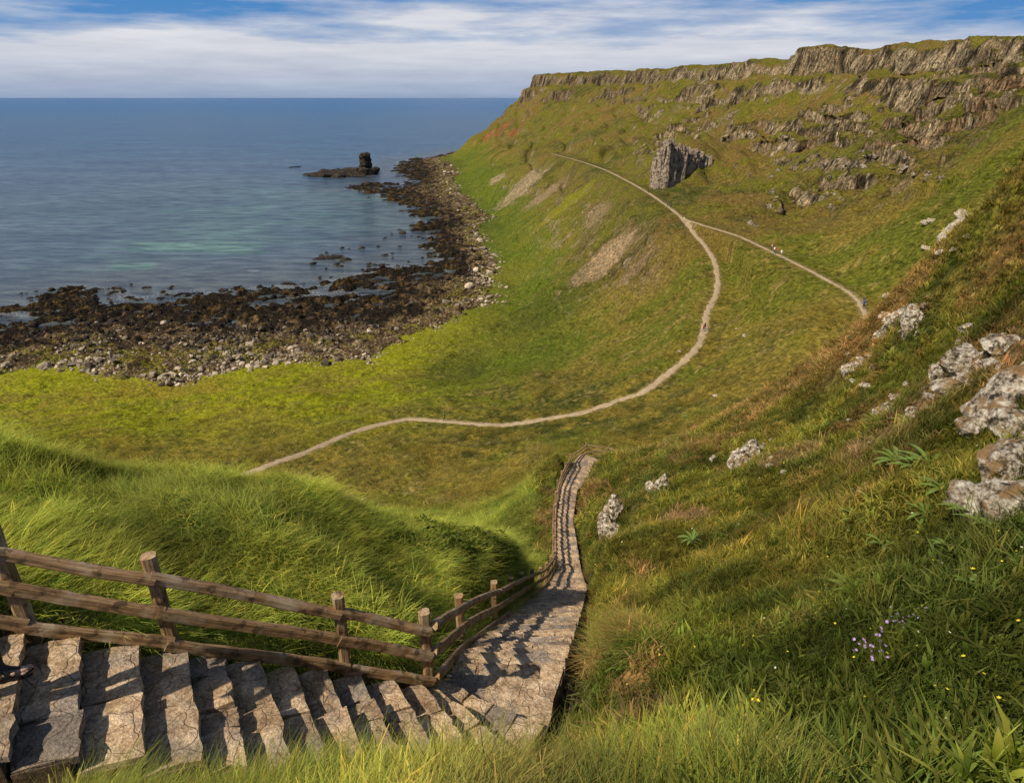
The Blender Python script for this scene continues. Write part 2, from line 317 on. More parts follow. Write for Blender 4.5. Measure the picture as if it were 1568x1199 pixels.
# ------------------------------------------------------------------ node helpers
def newmat(name):
    m=bpy.data.materials.new(name);m.use_nodes=True;nt=m.node_tree
    for x in list(nt.nodes): nt.nodes.remove(x)
    o=nt.nodes.new('ShaderNodeOutputMaterial');return m,nt,o
def nd(nt,t,**kw):
    x=nt.nodes.new(t)
    for k_,v_ in kw.items(): setattr(x,k_,v_)
    return x
def lk(nt,a,b): nt.links.new(a,b)
def noise(nt,vec,scale,detail=5,rough=.55):
    x=nd(nt,'ShaderNodeTexNoise');x.inputs['Scale'].default_value=scale;x.inputs['Detail'].default_value=detail;x.inputs['Roughness'].default_value=rough
    lk(nt,vec,x.inputs['Vector']);return x.outputs['Fac']
def ramp(nt,fac,stops):
    r=nd(nt,'ShaderNodeValToRGB');e=r.color_ramp.elements
    while len(e)<len(stops): e.new(.5)
    for i,(p,c) in enumerate(stops):
        e[i].position=p;e[i].color=tuple(c)+(1,) if len(c)==3 else c
    lk(nt,fac,r.inputs[0]);return r.outputs[0]
def mixc(nt,fac,a,b,bt='MIX'):
    x=nd(nt,'ShaderNodeMix',data_type='RGBA',blend_type=bt)
    for sck,val in ((x.inputs[0],fac),(x.inputs[6],a),(x.inputs[7],b)):
        if isinstance(val,(int,float)): sck.default_value=val
        elif isinstance(val,(tuple,list)): sck.default_value=tuple(val)+(1,) if len(val)==3 else val
        else: lk(nt,val,sck)
    return x.outputs[2]
def math_(nt,op,a,b=None,c=None):
    x=nd(nt,'ShaderNodeMath',operation=op)
    for i,val in enumerate((a,b,c)):
        if val is None: continue
        if isinstance(val,(int,float)): x.inputs[i].default_value=val
        else: lk(nt,val,x.inputs[i])
    return x.outputs[0]
def bump(nt,h,dist,strength=1.0,prev=None):
    b=nd(nt,'ShaderNodeBump');b.inputs['Strength'].default_value=strength;b.inputs['Distance'].default_value=dist
    lk(nt,h,b.inputs['Height'])
    if prev is not None: lk(nt,prev,b.inputs['Normal'])
    return b.outputs[0]
def vmul(nt,v,s):
    m=nd(nt,'ShaderNodeMapping');m.inputs['Scale'].default_value=s;lk(nt,v,m.inputs[0]);return m.outputs[0]
def principled(nt,o,col,rough,normal=None,spec=.3):
    p=nd(nt,'ShaderNodeBsdfPrincipled')
    if isinstance(col,tuple): p.inputs['Base Color'].default_value=col+(1,)
    else: lk(nt,col,p.inputs['Base Color'])
    if isinstance(rough,(int,float)): p.inputs['Roughness'].default_value=rough
    else: lk(nt,rough,p.inputs['Roughness'])
    p.inputs['Specular IOR Level'].default_value=spec
    if normal is not None: lk(nt,normal,p.inputs['Normal'])
    lk(nt,p.outputs[0],o.inputs[0]);return p

# ------------------------------------------------------------------ terrain mesh
def grid_mesh(name,X,Y,Zv,keep=None):
    R,Cn=X.shape;me=bpy.data.meshes.new(name)
    idx=np.arange(R*Cn).reshape(R,Cn)
    q=np.stack([idx[:-1,:-1],idx[:-1,1:],idx[1:,1:],idx[1:,:-1]],-1).reshape(-1,4)
    if keep is not None:
        kf=(keep[:-1,:-1]|keep[1:,1:]).reshape(-1);q=q[kf]
    used=np.zeros(R*Cn,bool);used[q.ravel()]=True;rem=np.cumsum(used)-1;q=rem[q]
    co=np.stack([X,Y,Zv],-1).reshape(-1,3)[used]
    me.vertices.add(len(co));me.vertices.foreach_set('co',co.astype(np.float32).ravel())
    me.loops.add(len(q)*4);me.loops.foreach_set('vertex_index',q.ravel().astype(np.int32))
    me.polygons.add(len(q));me.polygons.foreach_set('loop_start',(np.arange(len(q))*4).astype(np.int32));me.polygons.foreach_set('loop_total',np.full(len(q),4,dtype=np.int32))
    me.polygons.foreach_set('use_smooth',np.ones(len(q),bool))
    me.update();return me,used
keep=ZZ>-83.5
me,used=grid_mesh('terrain',XD,YD,ZD,keep)
def setcol(me,name,arr):
    a=me.color_attributes.new(name,'FLOAT_COLOR','POINT');v=np.ones((len(arr),4),np.float32);v[:,:3]=arr;a.data.foreach_set('color',v.ravel())
def setf(me,name,arr):
    a=me.attributes.new(name,'FLOAT','POINT');a.data.foreach_set('value',np.asarray(arr,np.float32))
setcol(me,'Col',COL.reshape(-1,3)[used]);setf(me,'rock',RK.reshape(-1)[used])
terrain=bpy.data.objects.new('hillside_terrain',me);scene.collection.objects.link(terrain)
m,nt,o=newmat('terrain_mat')
tc=nd(nt,'ShaderNodeTexCoord').outputs['Object']
at=nd(nt,'ShaderNodeAttribute',attribute_name='Col').outputs['Color'];rk=nd(nt,'ShaderNodeAttribute',attribute_name='rock').outputs['Fac']
na=noise(nt,tc,9,2,.6);nb_=noise(nt,tc,1.3,4,.65)
va=ramp(nt,na,[(.3,(.5,.5,.5)),(.7,(1.5,1.45,1.3))]);vb=ramp(nt,nb_,[(.34,(.42,.47,.42)),(.66,(1.6,1.5,1.35))])
c=mixc(nt,1.0,at,va,'MULTIPLY');c=mixc(nt,1.0,c,vb,'MULTIPLY')
rn=noise(nt,vmul(nt,tc,(1,1,.35)),.9,4,.7)
rcv=ramp(nt,rn,[(.38,(.25,.24,.23)),(.5,(1,1,1)),(.66,(1.8,1.7,1.5))])
c=mixc(nt,rk,c,mixc(nt,1.0,c,rcv,'MULTIPLY'))
b1_=bump(nt,nb_,.7,1.0);b3=bump(nt,math_(nt,'MULTIPLY',rn,rk),2.6,1.0,b1_)
principled(nt,o,c,.95,b3,.1)
me.materials.append(m)

# ground behind and beneath the viewpoint
bx=np.linspace(-60,60,60);by=np.linspace(-40,.95,40);BX,BY=np.meshgrid(bx,by)
BZ=-1.75-.35*np.clip(BY,-2,1)+np.clip(-BY-2,0,40)*.3+(fbm2(BX*.5,BY*.5,3,99)-.5)*.3-.35+np.clip(BX,-60,60)*.02
me2,u2=grid_mesh('upper_slope',BX,BY,BZ+H-.15);setcol(me2,'Col',np.ones((BX.size,3))*GREEN);setf(me2,'rock',np.zeros(BX.size));me2.materials.append(m)
scene.collection.objects.link(bpy.data.objects.new('upper_hillside_ground',me2))
print('terrain',time.time()-T0)

# ------------------------------------------------------------------ sea
sy=np.exp(np.concatenate([np.linspace(math.log(60),math.log(1300),420),np.linspace(math.log(1350),math.log(60000),120)]))
ss=np.concatenate([np.linspace(-3,-1.1,30,endpoint=False),np.linspace(-1.1,.1,420),np.linspace(.2,3,30)])
SX=sy[:,None]*ss[None,:];SY=sy[:,None]*np.ones(len(ss))[None,:]
dsh=np.full(SX.shape,-900.);mk=SY<1400
dsh[mk]=sdist(shore,SX[mk],SY[mk])
off=-dsh
deep=c3(.030,.076,.135);midc=c3(.060,.090,.118);shal=c3(.070,.080,.078);turq=c3(.080,.155,.135)
sn=fbm2(SX*.012,SY*.02,4,110);sn2=fbm2(SX*.05,SY*.12,4,111)
SCOL=np.ones(SX.shape+(3,))*midc
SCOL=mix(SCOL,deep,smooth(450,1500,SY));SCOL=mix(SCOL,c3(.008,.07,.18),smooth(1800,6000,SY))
SCOL=mix(SCOL,shal,smooth(90,5,off)*.8)
for u,v,ru,rv,st in [(320,345,170,45,.5),(300,385,110,12,.85),(230,378,60,9,.9),(210,408,40,5,.9),(420,310,130,36,.35),(560,330,80,36,.25),(260,300,160,36,.2)]:
    x,y=seapt(u,v);rx=ru*y/F*1.05;ry=(seapt(u,v-rv)[1]-seapt(u,v+rv)[1])/2
    g=((SX-x)/rx)**2+((SY-y)/ry)**2
    SCOL=mix(SCOL,turq,smooth(1.2,.2,g+(sn-.5)*2.6+(sn2-.5)*2.2)*st)
FO=smooth(6,.5,np.abs(off-3)+(sn2-.5)*16)*.6
x,y=seapt(388,415);FO=np.maximum(FO,smooth(1.2,.4,((SX-x)/4.5)**2+((SY-y)/2.0)**2+(sn2-.5)*2)*1.0*(SY<1300))
me,used=grid_mesh('sea',SX,SY,np.full(SX.shape,H-80.0))
setcol(me,'Col',SCOL.reshape(-1,3));setf(me,'foam',FO.reshape(-1))
sea=bpy.data.objects.new('sea',me);scene.collection.objects.link(sea)
m,nt,o=newmat('sea_water');tc=nd(nt,'ShaderNodeTexCoord').outputs['Object']
at=nd(nt,'ShaderNodeAttribute',attribute_name='Col').outputs['Color'];fo=nd(nt,'ShaderNodeAttribute',attribute_name='foam').outputs['Fac']
mp=nd(nt,'ShaderNodeMapping');mp.inputs['Rotation'].default_value=(0,0,.25);mp.inputs['Scale'].default_value=(.3,1,1);lk(nt,tc,mp.inputs[0]);v1=mp.outputs[0]
w1=noise(nt,v1,.16,5,.65);w2_=noise(nt,v1,.9,3,.6);w3=noise(nt,v1,.02,4,.6)
fn=noise(nt,tc,1.4,5,.7)
fm=math_(nt,'MULTIPLY',fo,ramp(nt,fn,[(.5,(0,0,0)),(.6,(1,1,1))]))
c=mixc(nt,1.0,at,ramp(nt,w1,[(.37,(.5,.52,.58)),(.63,(1.5,1.45,1.35))]),'MULTIPLY')
c=mixc(nt,1.0,c,ramp(nt,w3,[(.35,(.75,.76,.82)),(.65,(1.28,1.22,1.16))]),'MULTIPLY')
c=mixc(nt,fm,c,(.6,.6,.6))
bb=bump(nt,w1,2.6,1.0);bb=bump(nt,w2_,.5,1.0,bb)
pr=principled(nt,o,c,.22,bb,.35);pr.inputs['IOR'].default_value=1.33
me.materials.append(m)

# ------------------------------------------------------------------ generic mesh builders
def mesh_obj(name,verts,faces,mats,midx=None,smooth_=False,link=True):
    me=bpy.data.meshes.new(name);me.from_pydata([tuple(v) for v in verts],[],[tuple(f) for f in faces])
    for mm in mats: me.materials.append(mm)
    if midx is not None: me.polygons.foreach_set('material_index',np.asarray(midx,np.int32))
    if smooth_: me.polygons.foreach_set('use_smooth',np.ones(len(me.polygons),bool))
    me.update();ob=bpy.data.objects.new(name,me)
    if link: scene.collection.objects.link(ob)
    return ob
def ico(sub):
    bm=bmesh.new();bmesh.ops.create_icosphere(bm,subdivisions=sub,radius=1)
    v=np.array([x.co[:] for x in bm.verts]);f=[[q.index for q in p.verts] for p in bm.faces];bm.free();return v,f
ICO={k_:ico(k_) for k_ in (3,4,5)}
def rockgeo(seed,sub=4,planes=14,rough=.12,scale=(1,1,1)):
    r=np.random.default_rng(seed);v,f=ICO[sub]
    nn=r.normal(size=(planes,3));nn/=np.linalg.norm(nn,axis=1,keepdims=True);d=r.uniform(.42,.95,planes)
    dt=v@nn.T;rr=np.where(dt>.05,d[None]/np.maximum(dt,.05),9).min(1);rr=np.minimum(rr,1.15)
    p=v*rr[:,None]
    nz=fbm3(p[:,0]*2.5+seed,p[:,1]*2.5,p[:,2]*2.5,4,seed,.62)-.5
    st=np.floor(p[:,2]*3.2+nz*2.0)/3.2-p[:,2]
    p=p*(1+rough*2*nz)[:,None];p[:,2]+=st*.25
    return p*np.array(scale),f
def rock_mat(name,a,b,cdark,sc=1.0,lich=None):
    m,nt,o=newmat(name);tc=nd(nt,'ShaderNodeTexCoord').outputs['Object']
    n_=noise(nt,tc,2.2*sc,8,.72);n2_=noise(nt,tc,9*sc,5,.7);vo=nd(nt,'ShaderNodeTexVoronoi');vo.inputs['Scale'].default_value=3*sc;lk(nt,tc,vo.inputs['Vector'])
    c=ramp(nt,n_,[(.41,cdark),(.47,a),(.58,b)])
    c=mixc(nt,1.0,c,ramp(nt,n2_,[(.3,(.5,.48,.45)),(.6,(1.1,1.1,1.1))]),'MULTIPLY')
    if lich: c=mixc(nt,ramp(nt,noise(nt,tc,1.3*sc,4,.6),[(.53,(0,0,0)),(.62,(1,1,1))]),c,lich)
    h=math_(nt,'ADD',n_,math_(nt,'MULTIPLY',vo.outputs['Distance'],.5))
    principled(nt,o,c,.9,bump(nt,n2_,.06/sc,.9,bump(nt,h,.4/sc,1.0)),.2);return m
M_pale=rock_mat('pale_lichen_rock',(.36,.29,.21),(.85,.77,.64),(.05,.038,.027),3.2,(.33,.21,.10))
M_basalt=rock_mat('basalt_rock',(.27,.21,.15),(.50,.42,.32),(.06,.048,.036),.22)
M_prow=rock_mat('columnar_basalt',(.30,.225,.165),(.46,.37,.28),(.09,.07,.052),.3)
M_dark=rock_mat('wet_basalt',(.03,.026,.022),(.09,.065,.04),(.012,.011,.010),.2)

def outcrop(name,items,mat,sub=4,rough=.24):
    V=[];Fc=[];off=0
    for i,(x,y,z,sx,sy_,sz,sd) in enumerate(items):
        v,f=rockgeo(sd,sub,11,rough,(sx,sy_,sz));a=sd*1.7;ca,sa=math.cos(a),math.sin(a)
        v=np.stack([v[:,0]*ca-v[:,1]*sa,v[:,0]*sa+v[:,1]*ca,v[:,2]],1)+np.array([x,y,z+H])
        V.append(v);Fc+=[[j+off for j in q] for q in f];off+=len(v)
    return mesh_obj(name,np.concatenate(V),Fc,[mat])
def oc_px(name,lst,mat,sub=4,sink=.12):
    it=[]
    for i,(u,v,wpx,hpx) in enumerate(lst):
        x,y,z=hit(u,v+hpx*.4);t=y*CP-z*SP
        w_=wpx/F*t/2;h_=hpx/F*t/2
        it.append((x,y+w_*.3,z+h_*sink,w_*1.15,w_*1.0,h_*1.25,int(u*7+v)%991+i))
    return outcrop(name,it,mat,sub)
rq=np.random.default_rng(77)
def sprinkle(u,v,su,sv,n_,w0,w1,asp=.7):
    return [(u+rq.normal(0,su),v+rq.normal(0,sv),(w_:=rq.uniform(w0,w1)),w_*asp*rq.uniform(.7,1.2)) for _ in range(n_)]
oc_px('rock_outcrop',[(1490,540,80,60),(1530,600,90,75),(1562,570,70,90),(1465,585,60,42),(1545,690,90,100),(1562,640,70,80),(1520,750,90,64),(1440,570,40,28),(1562,755,80,70),(1500,640,50,34),(1535,525,50,34)]+sprinkle(1400,610,40,22,16,10,26)+sprinkle(1500,560,40,40,16,14,34)+sprinkle(1530,740,30,30,10,14,30),M_pale,4,.1)
oc_px('rock_outcrop',[(1378,480,44,40),(1395,490,34,44),(1362,500,28,28),(1405,468,24,22),(1350,510,20,16)]+sprinkle(1385,495,25,20,12,8,18),M_pale,4,.2)
oc_px('rock_outcrop',[(1462,345,36,32),(1450,362,26,22),(1476,330,24,20)]+sprinkle(1460,350,22,22,10,7,16),M_pale,4,.2)
oc_px('rock_outcrop',[(1150,692,64,42),(1130,700,34,28),(1168,685,30,24)]+sprinkle(1150,700,24,12,7,8,16),M_pale,4,.2)
oc_px('rock_outcrop',[(1010,738,28,40),(1000,744,20,20)]+sprinkle(1005,750,12,8,4,6,12),M_pale,4,.2)
oc_px('boulder',[(938,780,28,60),(926,800,28,34),(940,808,32,28)],M_pale,4,.25)
oc_px('rock_outcrop',[(1310,560,32,20),(1298,566,20,18),(1322,553,20,16)]+sprinkle(1310,560,20,12,8,6,14),M_pale,4,.2)
oc_px('rock_outcrop',sprinkle(1260,650,150,80,20,4,10),M_pale,3,.2)
for (u,v,su,sv,n_,w0,w1) in [(1330,248,28,9,16,4,12),(1295,238,14,8,8,4,10),(1430,272,14,5,7,4,10),(1262,300,24,6,10,4,11),(1185,288,8,16,9,4,10),(1150,343,6,3,5,5,11),(1215,235,10,12,6,4,10),(795,283,22,7,14,2,5),(905,330,8,7,6,2,5),(762,272,6,6,6,2,5)]:
    oc_px('hillside_crag',sprinkle(u,v,su,sv,n_,w0,w1,.75),M_basalt,3,.1)
# columnar prow below the cliffs
def prow(name,mat,seed):
    V=[];Fc=[];r=np.random.default_rng(seed);off=0
    us=np.linspace(1003,1126,32)
    for j in range(4):
        for u in us:
            f=(u-1003)/123;vb=286-20*f-j*8;vt=212+46*f**.9+(34*(1-f/.12) if f<.12 else 0)+r.uniform(-5,5)
            Y=305+abs(f-.14)*40+j*4+r.uniform(-1.5,1.5);s,qb=ray(u,vb);_,qt=ray(u,vt)
            if qt<=qb: continue
            cx=s*Y+r.uniform(-.5,.5);zb=min(qb*Y,float(zat(cx,Y)))-3;top=qt*Y;rad=r.uniform(.8,1.6);a0=r.uniform(0,1)
            for k_ in range(6):
                z_=zb+(top-zb)*k_/5;rr=rad*(1.35-.5*k_/5)*r.uniform(.85,1.15)
                for q in range(6):
                    a=a0+q*math.tau/6;V.append((cx+rr*math.cos(a)+1.8*k_/5+r.uniform(-.3,.3)-.9,Y+5.5*k_/5+rr*math.sin(a)+r.uniform(-.3,.3),z_+H+(r.uniform(-1.2,1.2) if k_==5 else 0)))
            for k_ in range(5):
                for q in range(6): Fc.append((off+k_*6+q,off+k_*6+(q+1)%6,off+k_*6+6+(q+1)%6,off+k_*6+6+q))
            Fc.append(tuple(off+30+q for q in range(6)));off+=36
    return mesh_obj(name,V,Fc,[mat])
prow('basalt_crag',M_prow,5)
def islet():
    items=[]
    for i in range(16):
        f=i/15;u=484+84*f;x,y=seapt(u,266+3*math.sin(i*2)-f*2+4*(1-abs(f-.5)));items.append((x,y+ (i%3)*7,-80.0+.6,14,13,3.0+2.4*math.sin(f*3.14)+ (2 if f>.7 else 0),200+i))
    x,y=seapt(560,268);items+= [(x,y+5,-74,9,9,8,301),(x+1,y+5,-67,7,7,9,302),(x,y+4,-62,6,6,6,303),(x-9,y+3,-77,9,8,6,304)]
    return outcrop('sea_stack_islet',items,M_dark,3,.14)
islet()
sm=[]
for u,v,w_ in [(452,256,14),(445,257,8),(497,396,26),(515,393,32),(530,398,24),(478,404,12),(540,436,40),(525,440,24),(556,437,26),(590,302,16),(565,303,8),(610,296,18),(618,357,12),(590,365,8),(612,352,8),(645,350,16),(520,408,12),(500,388,12),(548,428,20),(575,432,24),(632,346,10),(600,358,6)]+[(rq.uniform(480,660),rq.uniform(375,440),rq.uniform(4,11)) for _ in range(30)]+[(rq.uniform(20,480),rq.uniform(438,462),rq.uniform(4,16)) for _ in range(34)]:
    x,y=seapt(u,v);r_=w_/F*y/2*1.05;sm.append((x,y,-80.1,r_*1.2,r_*.9,min(r_*.55,1.3),int(u*3+v)))
outcrop('offshore_rocks',sm,M_dark,3)

# ------------------------------------------------------------------ instancing
def instancer(name,objs,pos,rot,scl,idx,tint):
    coll=bpy.data.collections.new(name+'_sources')
    for ob in objs: coll.objects.link(ob)
    me=bpy.data.meshes.new(name);me.vertices.add(len(pos));me.vertices.foreach_set('co',np.asarray(pos,np.float32).ravel())
    for nm,arr in (('rot',rot),('scl',scl),('tint',tint)):
        a=me.attributes.new(nm,'FLOAT_VECTOR','POINT');a.data.foreach_set('vector',np.asarray(arr,np.float32).ravel())
    a=me.attributes.new('idx','INT','POINT');a.data.foreach_set('value',np.asarray(idx,np.int32))
    ob=bpy.data.objects.new(name,me);scene.collection.objects.link(ob)
    ng=bpy.data.node_groups.new(name+'_gn','GeometryNodeTree')
    ng.interface.new_socket('Geometry',in_out='INPUT',socket_type='NodeSocketGeometry');ng.interface.new_socket('Geometry',in_out='OUTPUT',socket_type='NodeSocketGeometry')
    gi=ng.nodes.new('NodeGroupInput');go=ng.nodes.new('NodeGroupOutput');ip=ng.nodes.new('GeometryNodeInstanceOnPoints');ci=ng.nodes.new('GeometryNodeCollectionInfo')
    ci.inputs['Collection'].default_value=coll;ci.inputs['Separate Children'].default_value=True;ci.inputs['Reset Children'].default_value=True
    def na_(nm,dt):
        x=ng.nodes.new('GeometryNodeInputNamedAttribute');x.data_type=dt;x.inputs['Name'].default_value=nm
        return [q for q in x.outputs if q.enabled and q.name=='Attribute'][0]
    ip.inputs['Pick Instance'].default_value=True
    L=ng.links.new;L(gi.outputs[0],ip.inputs['Points']);L(ci.outputs[0],ip.inputs['Instance']);L(na_('idx','INT'),ip.inputs['Instance Index'])
    L(na_('rot','FLOAT_VECTOR'),ip.inputs['Rotation']);L(na_('scl','FLOAT_VECTOR'),ip.inputs['Scale']);L(ip.outputs[0],go.inputs[0])
    md=ob.modifiers.new('scatter','NODES');md.node_group=ng;return ob

def grass_material(name,tipcol):
    m,nt,o=newmat(name)
    ti=nd(nt,'ShaderNodeAttribute',attribute_type='INSTANCER',attribute_name='tint').outputs['Color']
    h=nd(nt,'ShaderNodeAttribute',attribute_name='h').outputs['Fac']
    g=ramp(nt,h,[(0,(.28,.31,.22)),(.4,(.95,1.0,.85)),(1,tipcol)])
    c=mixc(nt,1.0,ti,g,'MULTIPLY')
    d=nd(nt,'ShaderNodeBsdfDiffuse');t=nd(nt,'ShaderNodeBsdfTranslucent');lk(nt,c,d.inputs[0]);lk(nt,mixc(nt,1.0,c,(1.2,1.25,.6),'MULTIPLY'),t.inputs[0])
    mx=nd(nt,'ShaderNodeMixShader');mx.inputs[0].default_value=.33;lk(nt,d.outputs[0],mx.inputs[1]);lk(nt,t.outputs[0],mx.inputs[2])
    lk(nt,mx.outputs[0],o.inputs[0]);return m
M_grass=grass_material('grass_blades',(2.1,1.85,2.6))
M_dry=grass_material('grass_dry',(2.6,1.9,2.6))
def tuft(name,nb,rad,h0,h1,wd,lean,seed,spread=.9,dry=0,broad=False):
    r=np.random.default_rng(seed);V=[];Fc=[];hh=[];mi=[]
    for b in range(nb):
        a=r.uniform(0,math.tau);d=rad*math.sqrt(r.uniform());bx_,by_=d*math.cos(a),d*math.sin(a)
        h=r.uniform(h0,h1);az=r.normal(0,spread);L=h*lean*r.uniform(.4,1.3);w_=wd*r.uniform(.7,1.2);isd=r.uniform()<dry
        if isd:h*=1.25;w_*=.6
        pa=az+math.pi/2+r.normal(0,.5);o_=len(V);seg=3
        for k_ in range(seg+1):
            t=k_/seg;px=bx_+math.cos(az)*L*t**1.8;py=by_+math.sin(az)*L*t**1.8;pz=h*(t-.28*lean*t**3)
            ww=w_*((1-t)**.7 if not broad else math.sin(math.pi*(.08+.92*t))**.8)*(1 if k_<seg else 0.1)
            if isd and k_>=2: ww=w_*2.6 if k_==2 else w_*.8
            V+= [(px-math.cos(pa)*ww/2,py-math.sin(pa)*ww/2,pz),(px+math.cos(pa)*ww/2,py+math.sin(pa)*ww/2,pz)];hh+=[t,t]
        for k_ in range(seg): Fc.append((o_+2*k_,o_+2*k_+1,o_+2*k_+3,o_+2*k_+2));mi.append(1 if isd else 0)
    ob=mesh_obj(name,V,Fc,[M_grass,M_dry],mi,True,False);setf(ob.data,'h',hh);return ob
def leafclump(name,nl,rad,seed):
    r=np.random.default_rng(seed);V=[];Fc=[];hh=[]
    for b in range(nl):
        d=Vector(r.normal(0,1,3)).normalized()*rad*r.uniform(.3,1)**.6;d.z=abs(d.z)*.8
        a=r.uniform(0,6.28);t=r.uniform(-.8,.8);L=r.uniform(.03,.06);w_=L*.45
        ax=Vector((math.cos(a)*math.cos(t),math.sin(a)*math.cos(t),math.sin(t)));sd=ax.cross(Vector(r.normal(0,1,3))).normalized()
        o_=len(V)
        for q in (d-ax*L,d+sd*w_,d+ax*L,d-sd*w_): V.append(q)
        hh+=[.35+.5*d.z/rad]*4;Fc.append((o_,o_+1,o_+2,o_+3))
    ob=mesh_obj(name,V,Fc,[M_grass],None,False,False);setf(ob.data,'h',hh);return ob
tufts=[tuft('tuft_a0',26,.13,.28,.46,.008,1.0,1,.7),tuft('tuft_a1',24,.14,.22,.42,.009,1.2,2,.8,.08),tuft('tuft_a2',20,.12,.26,.5,.007,.9,3,.7,.2),
       tuft('tuft_b0',28,.16,.10,.22,.008,.7,4,2.0),tuft('tuft_b1',28,.16,.08,.20,.010,.9,5,2.5,.06),tuft('tuft_c0',14,.13,.10,.20,.030,1.1,6,3,0,True),tuft('tuft_c1',16,.15,.12,.24,.024,.8,7,3,0,True),
       tuft('tuft_d0',12,.14,.30,.5,.005,.6,8,.8,.85)]
def scatter(Nn,y0,y1,s0,s1):
    s=rng.uniform(s0,s1,Nn);l=rng.uniform(math.log(y0),math.log(y1),Nn);y=np.exp(l);x=s*y
    r,c_=gidx(x,y);ri=r.astype(int);ci=c_.astype(int)
    return x,y,zat(x,y),ri,ci
# near grass
Nn=150000
x,y,z,ri,ci=scatter(Nn,1.5,75,-1.05,1.18)
dens=Nn/(2.23*math.log(50))
ok=(SDIST[ri,ci]>.04+.08*(y>6))&(z/y+.5/y>QM[ri,ci]-.01)&(rng.uniform(size=Nn)<160*y*y/dens*(1+1.2*((y<3.4)&(x<1.2))))&((x/y<.9)|(y<8))
dirt=COL[ri,ci]
isd=(dirt[:,0]>dirt[:,1]*1.55);ok&=~(isd&(rng.uniform(size=Nn)<.85))
clump=fbm2(x*.8,y*.8,3,120);clump2=fbm2(x*.25,y*.25,3,121)
x,y,z,ri,ci,clump,clump2=[a[ok] for a in (x,y,z,ri,ci,clump,clump2)]
nN=len(x);print('grass',nN);ms=mound[ri,ci];u_=rng.uniform(size=nN)
foreg=(y<3.4)&(x<1.2)
longg=(ms>.4)|foreg|((clump>.62)&(u_>.5)&(y>5)&(y<22))
idx=np.where(longg,rng.choice([0,0,1,1,2],nN),rng.choice([3,3,4,4,5,6,3],nN))
idx=np.where((u_<.05)&((x>3)|foreg),7,idx);idx=np.where((clump2>.58)&(u_>.5)&(ms<.5),rng.choice([5,6],nN),idx)
sz=(.40+1.0*clump)*(1+smooth(8,45,y)*.6);wdt=(.6+.6*clump)*(1.1+smooth(6,50,y)*2.0)
sd=samp(SDIST,x,y);sz*=.4+.6*smooth(.0,.8,sd)
rot=np.stack([rng.normal(0,.12,nN),rng.normal(0,.12,nN),np.where(idx>=3,rng.uniform(0,6.28,nN),rng.normal(-.5,.9,nN)+(clump2-.5)*7)],1)
tint=COL[ri,ci]*rng.uniform(.5,1.55,nN)[:,None]*np.clip(.1+1.8*clump,.3,1.8)[:,None]
tint[:,0]*=rng.uniform(.85,1.25,nN)
tb=c3(.16,.125,.035);tint=np.where(isd[ok][:,None],tint*.3+tb*.7,tint)
tint*=np.where(ms>.4,1.35,1.2)[:,None]
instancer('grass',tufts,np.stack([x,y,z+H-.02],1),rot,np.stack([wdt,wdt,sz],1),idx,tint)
# low dark weeds on the flank of the knoll
lcl=[leafclump('leaf_clump_%d'%i,70,.22,60+i) for i in range(3)]
SP_=[]
for (u,v,su,sv,n_) in [(720,842,40,12,130),(780,842,20,12,90),(640,838,30,12,30),(1100,618,7,4,24),(900,860,6,10,16)]:
    for _ in range(n_):
        x,y,z=hit(rq.normal(u,su),rq.normal(v,sv))
        if 6<y<70 and float(samp(SDIST,x,y))>.35: SP_.append((x,y,z+H+rq.uniform(.0,.22)))
SP_=np.array(SP_);nS=len(SP_)
instancer('shrubs',lcl,SP_,np.stack([rng.normal(0,.4,nS),rng.normal(0,.4,nS),rng.uniform(0,6.28,nS)],1),(rng.uniform(.7,1.3,nS)[:,None]*np.ones(3)),rng.integers(0,3,nS),rng.uniform(.6,1.7,nS)[:,None]*c3(.075,.10,.018))
# meadow grass further off
Nn=45000
x,y,z,ri,ci=scatter(Nn,66,280,-.80,.78)
ok=(DG[ri,ci]>1)&(DP[ri,ci]>1.2)&(RK[ri,ci]<.4)&(z/y+.6/y>QM[ri,ci]-.004)
x,y,z,ri,ci=[a[ok] for a in (x,y,z,ri,ci)];nN=len(x)
cl=fbm2(x*.15,y*.15,3,130)
sz=(.5+1.1*cl)*rng.uniform(.6,1.3,nN);wdt=sz*(2.2+y/90)
idx=rng.choice([3,4,1,6],nN)
rot=np.stack([np.zeros(nN),np.zeros(nN),rng.uniform(0,6.28,nN)],1)
tint=COL[ri,ci]*(rng.uniform(.55,1.5,nN)*(1.35-.6*cl))[:,None]
instancer('meadow_grass',[o_.copy() for o_ in tufts],np.stack([x,y,z+H-.05],1),rot,np.stack([wdt,wdt,sz],1),idx,tint*1.15)
# shore boulders
m,nt,o=newmat('boulder_stone');ti=nd(nt,'ShaderNodeAttribute',attribute_type='INSTANCER',attribute_name='tint').outputs['Color'];tc=nd(nt,'ShaderNodeTexCoord').outputs['Object']
n_=noise(nt,tc,2.5,5,.7);principled(nt,o,mixc(nt,1.0,ti,ramp(nt,n_,[(.3,(.5,.48,.45)),(.7,(1.3,1.3,1.3))]),'MULTIPLY'),.9,bump(nt,n_,.2,.8),.2);M_bould=m
rocks=[]
for i in range(6):
    v,f=rockgeo(500+i,3,12,.16,(1,.8,.6));rocks.append(mesh_obj('boulder_src%d'%i,v,f,[M_bould],None,False,False))
Nn=60000
s=rng.uniform(-.85,.05,Nn);l=rng.uniform(math.log(180),math.log(1000),Nn);y=np.exp(l);x=s*y;r,c_=gidx(x,y);ri=r.astype(int);ci=c_.astype(int);z=zat(x,y)
T=tt[ri,ci];ds=DS[ri,ci];dg=DG[ri,ci];cb=fbm2(x*.06,y*.06,3,133)
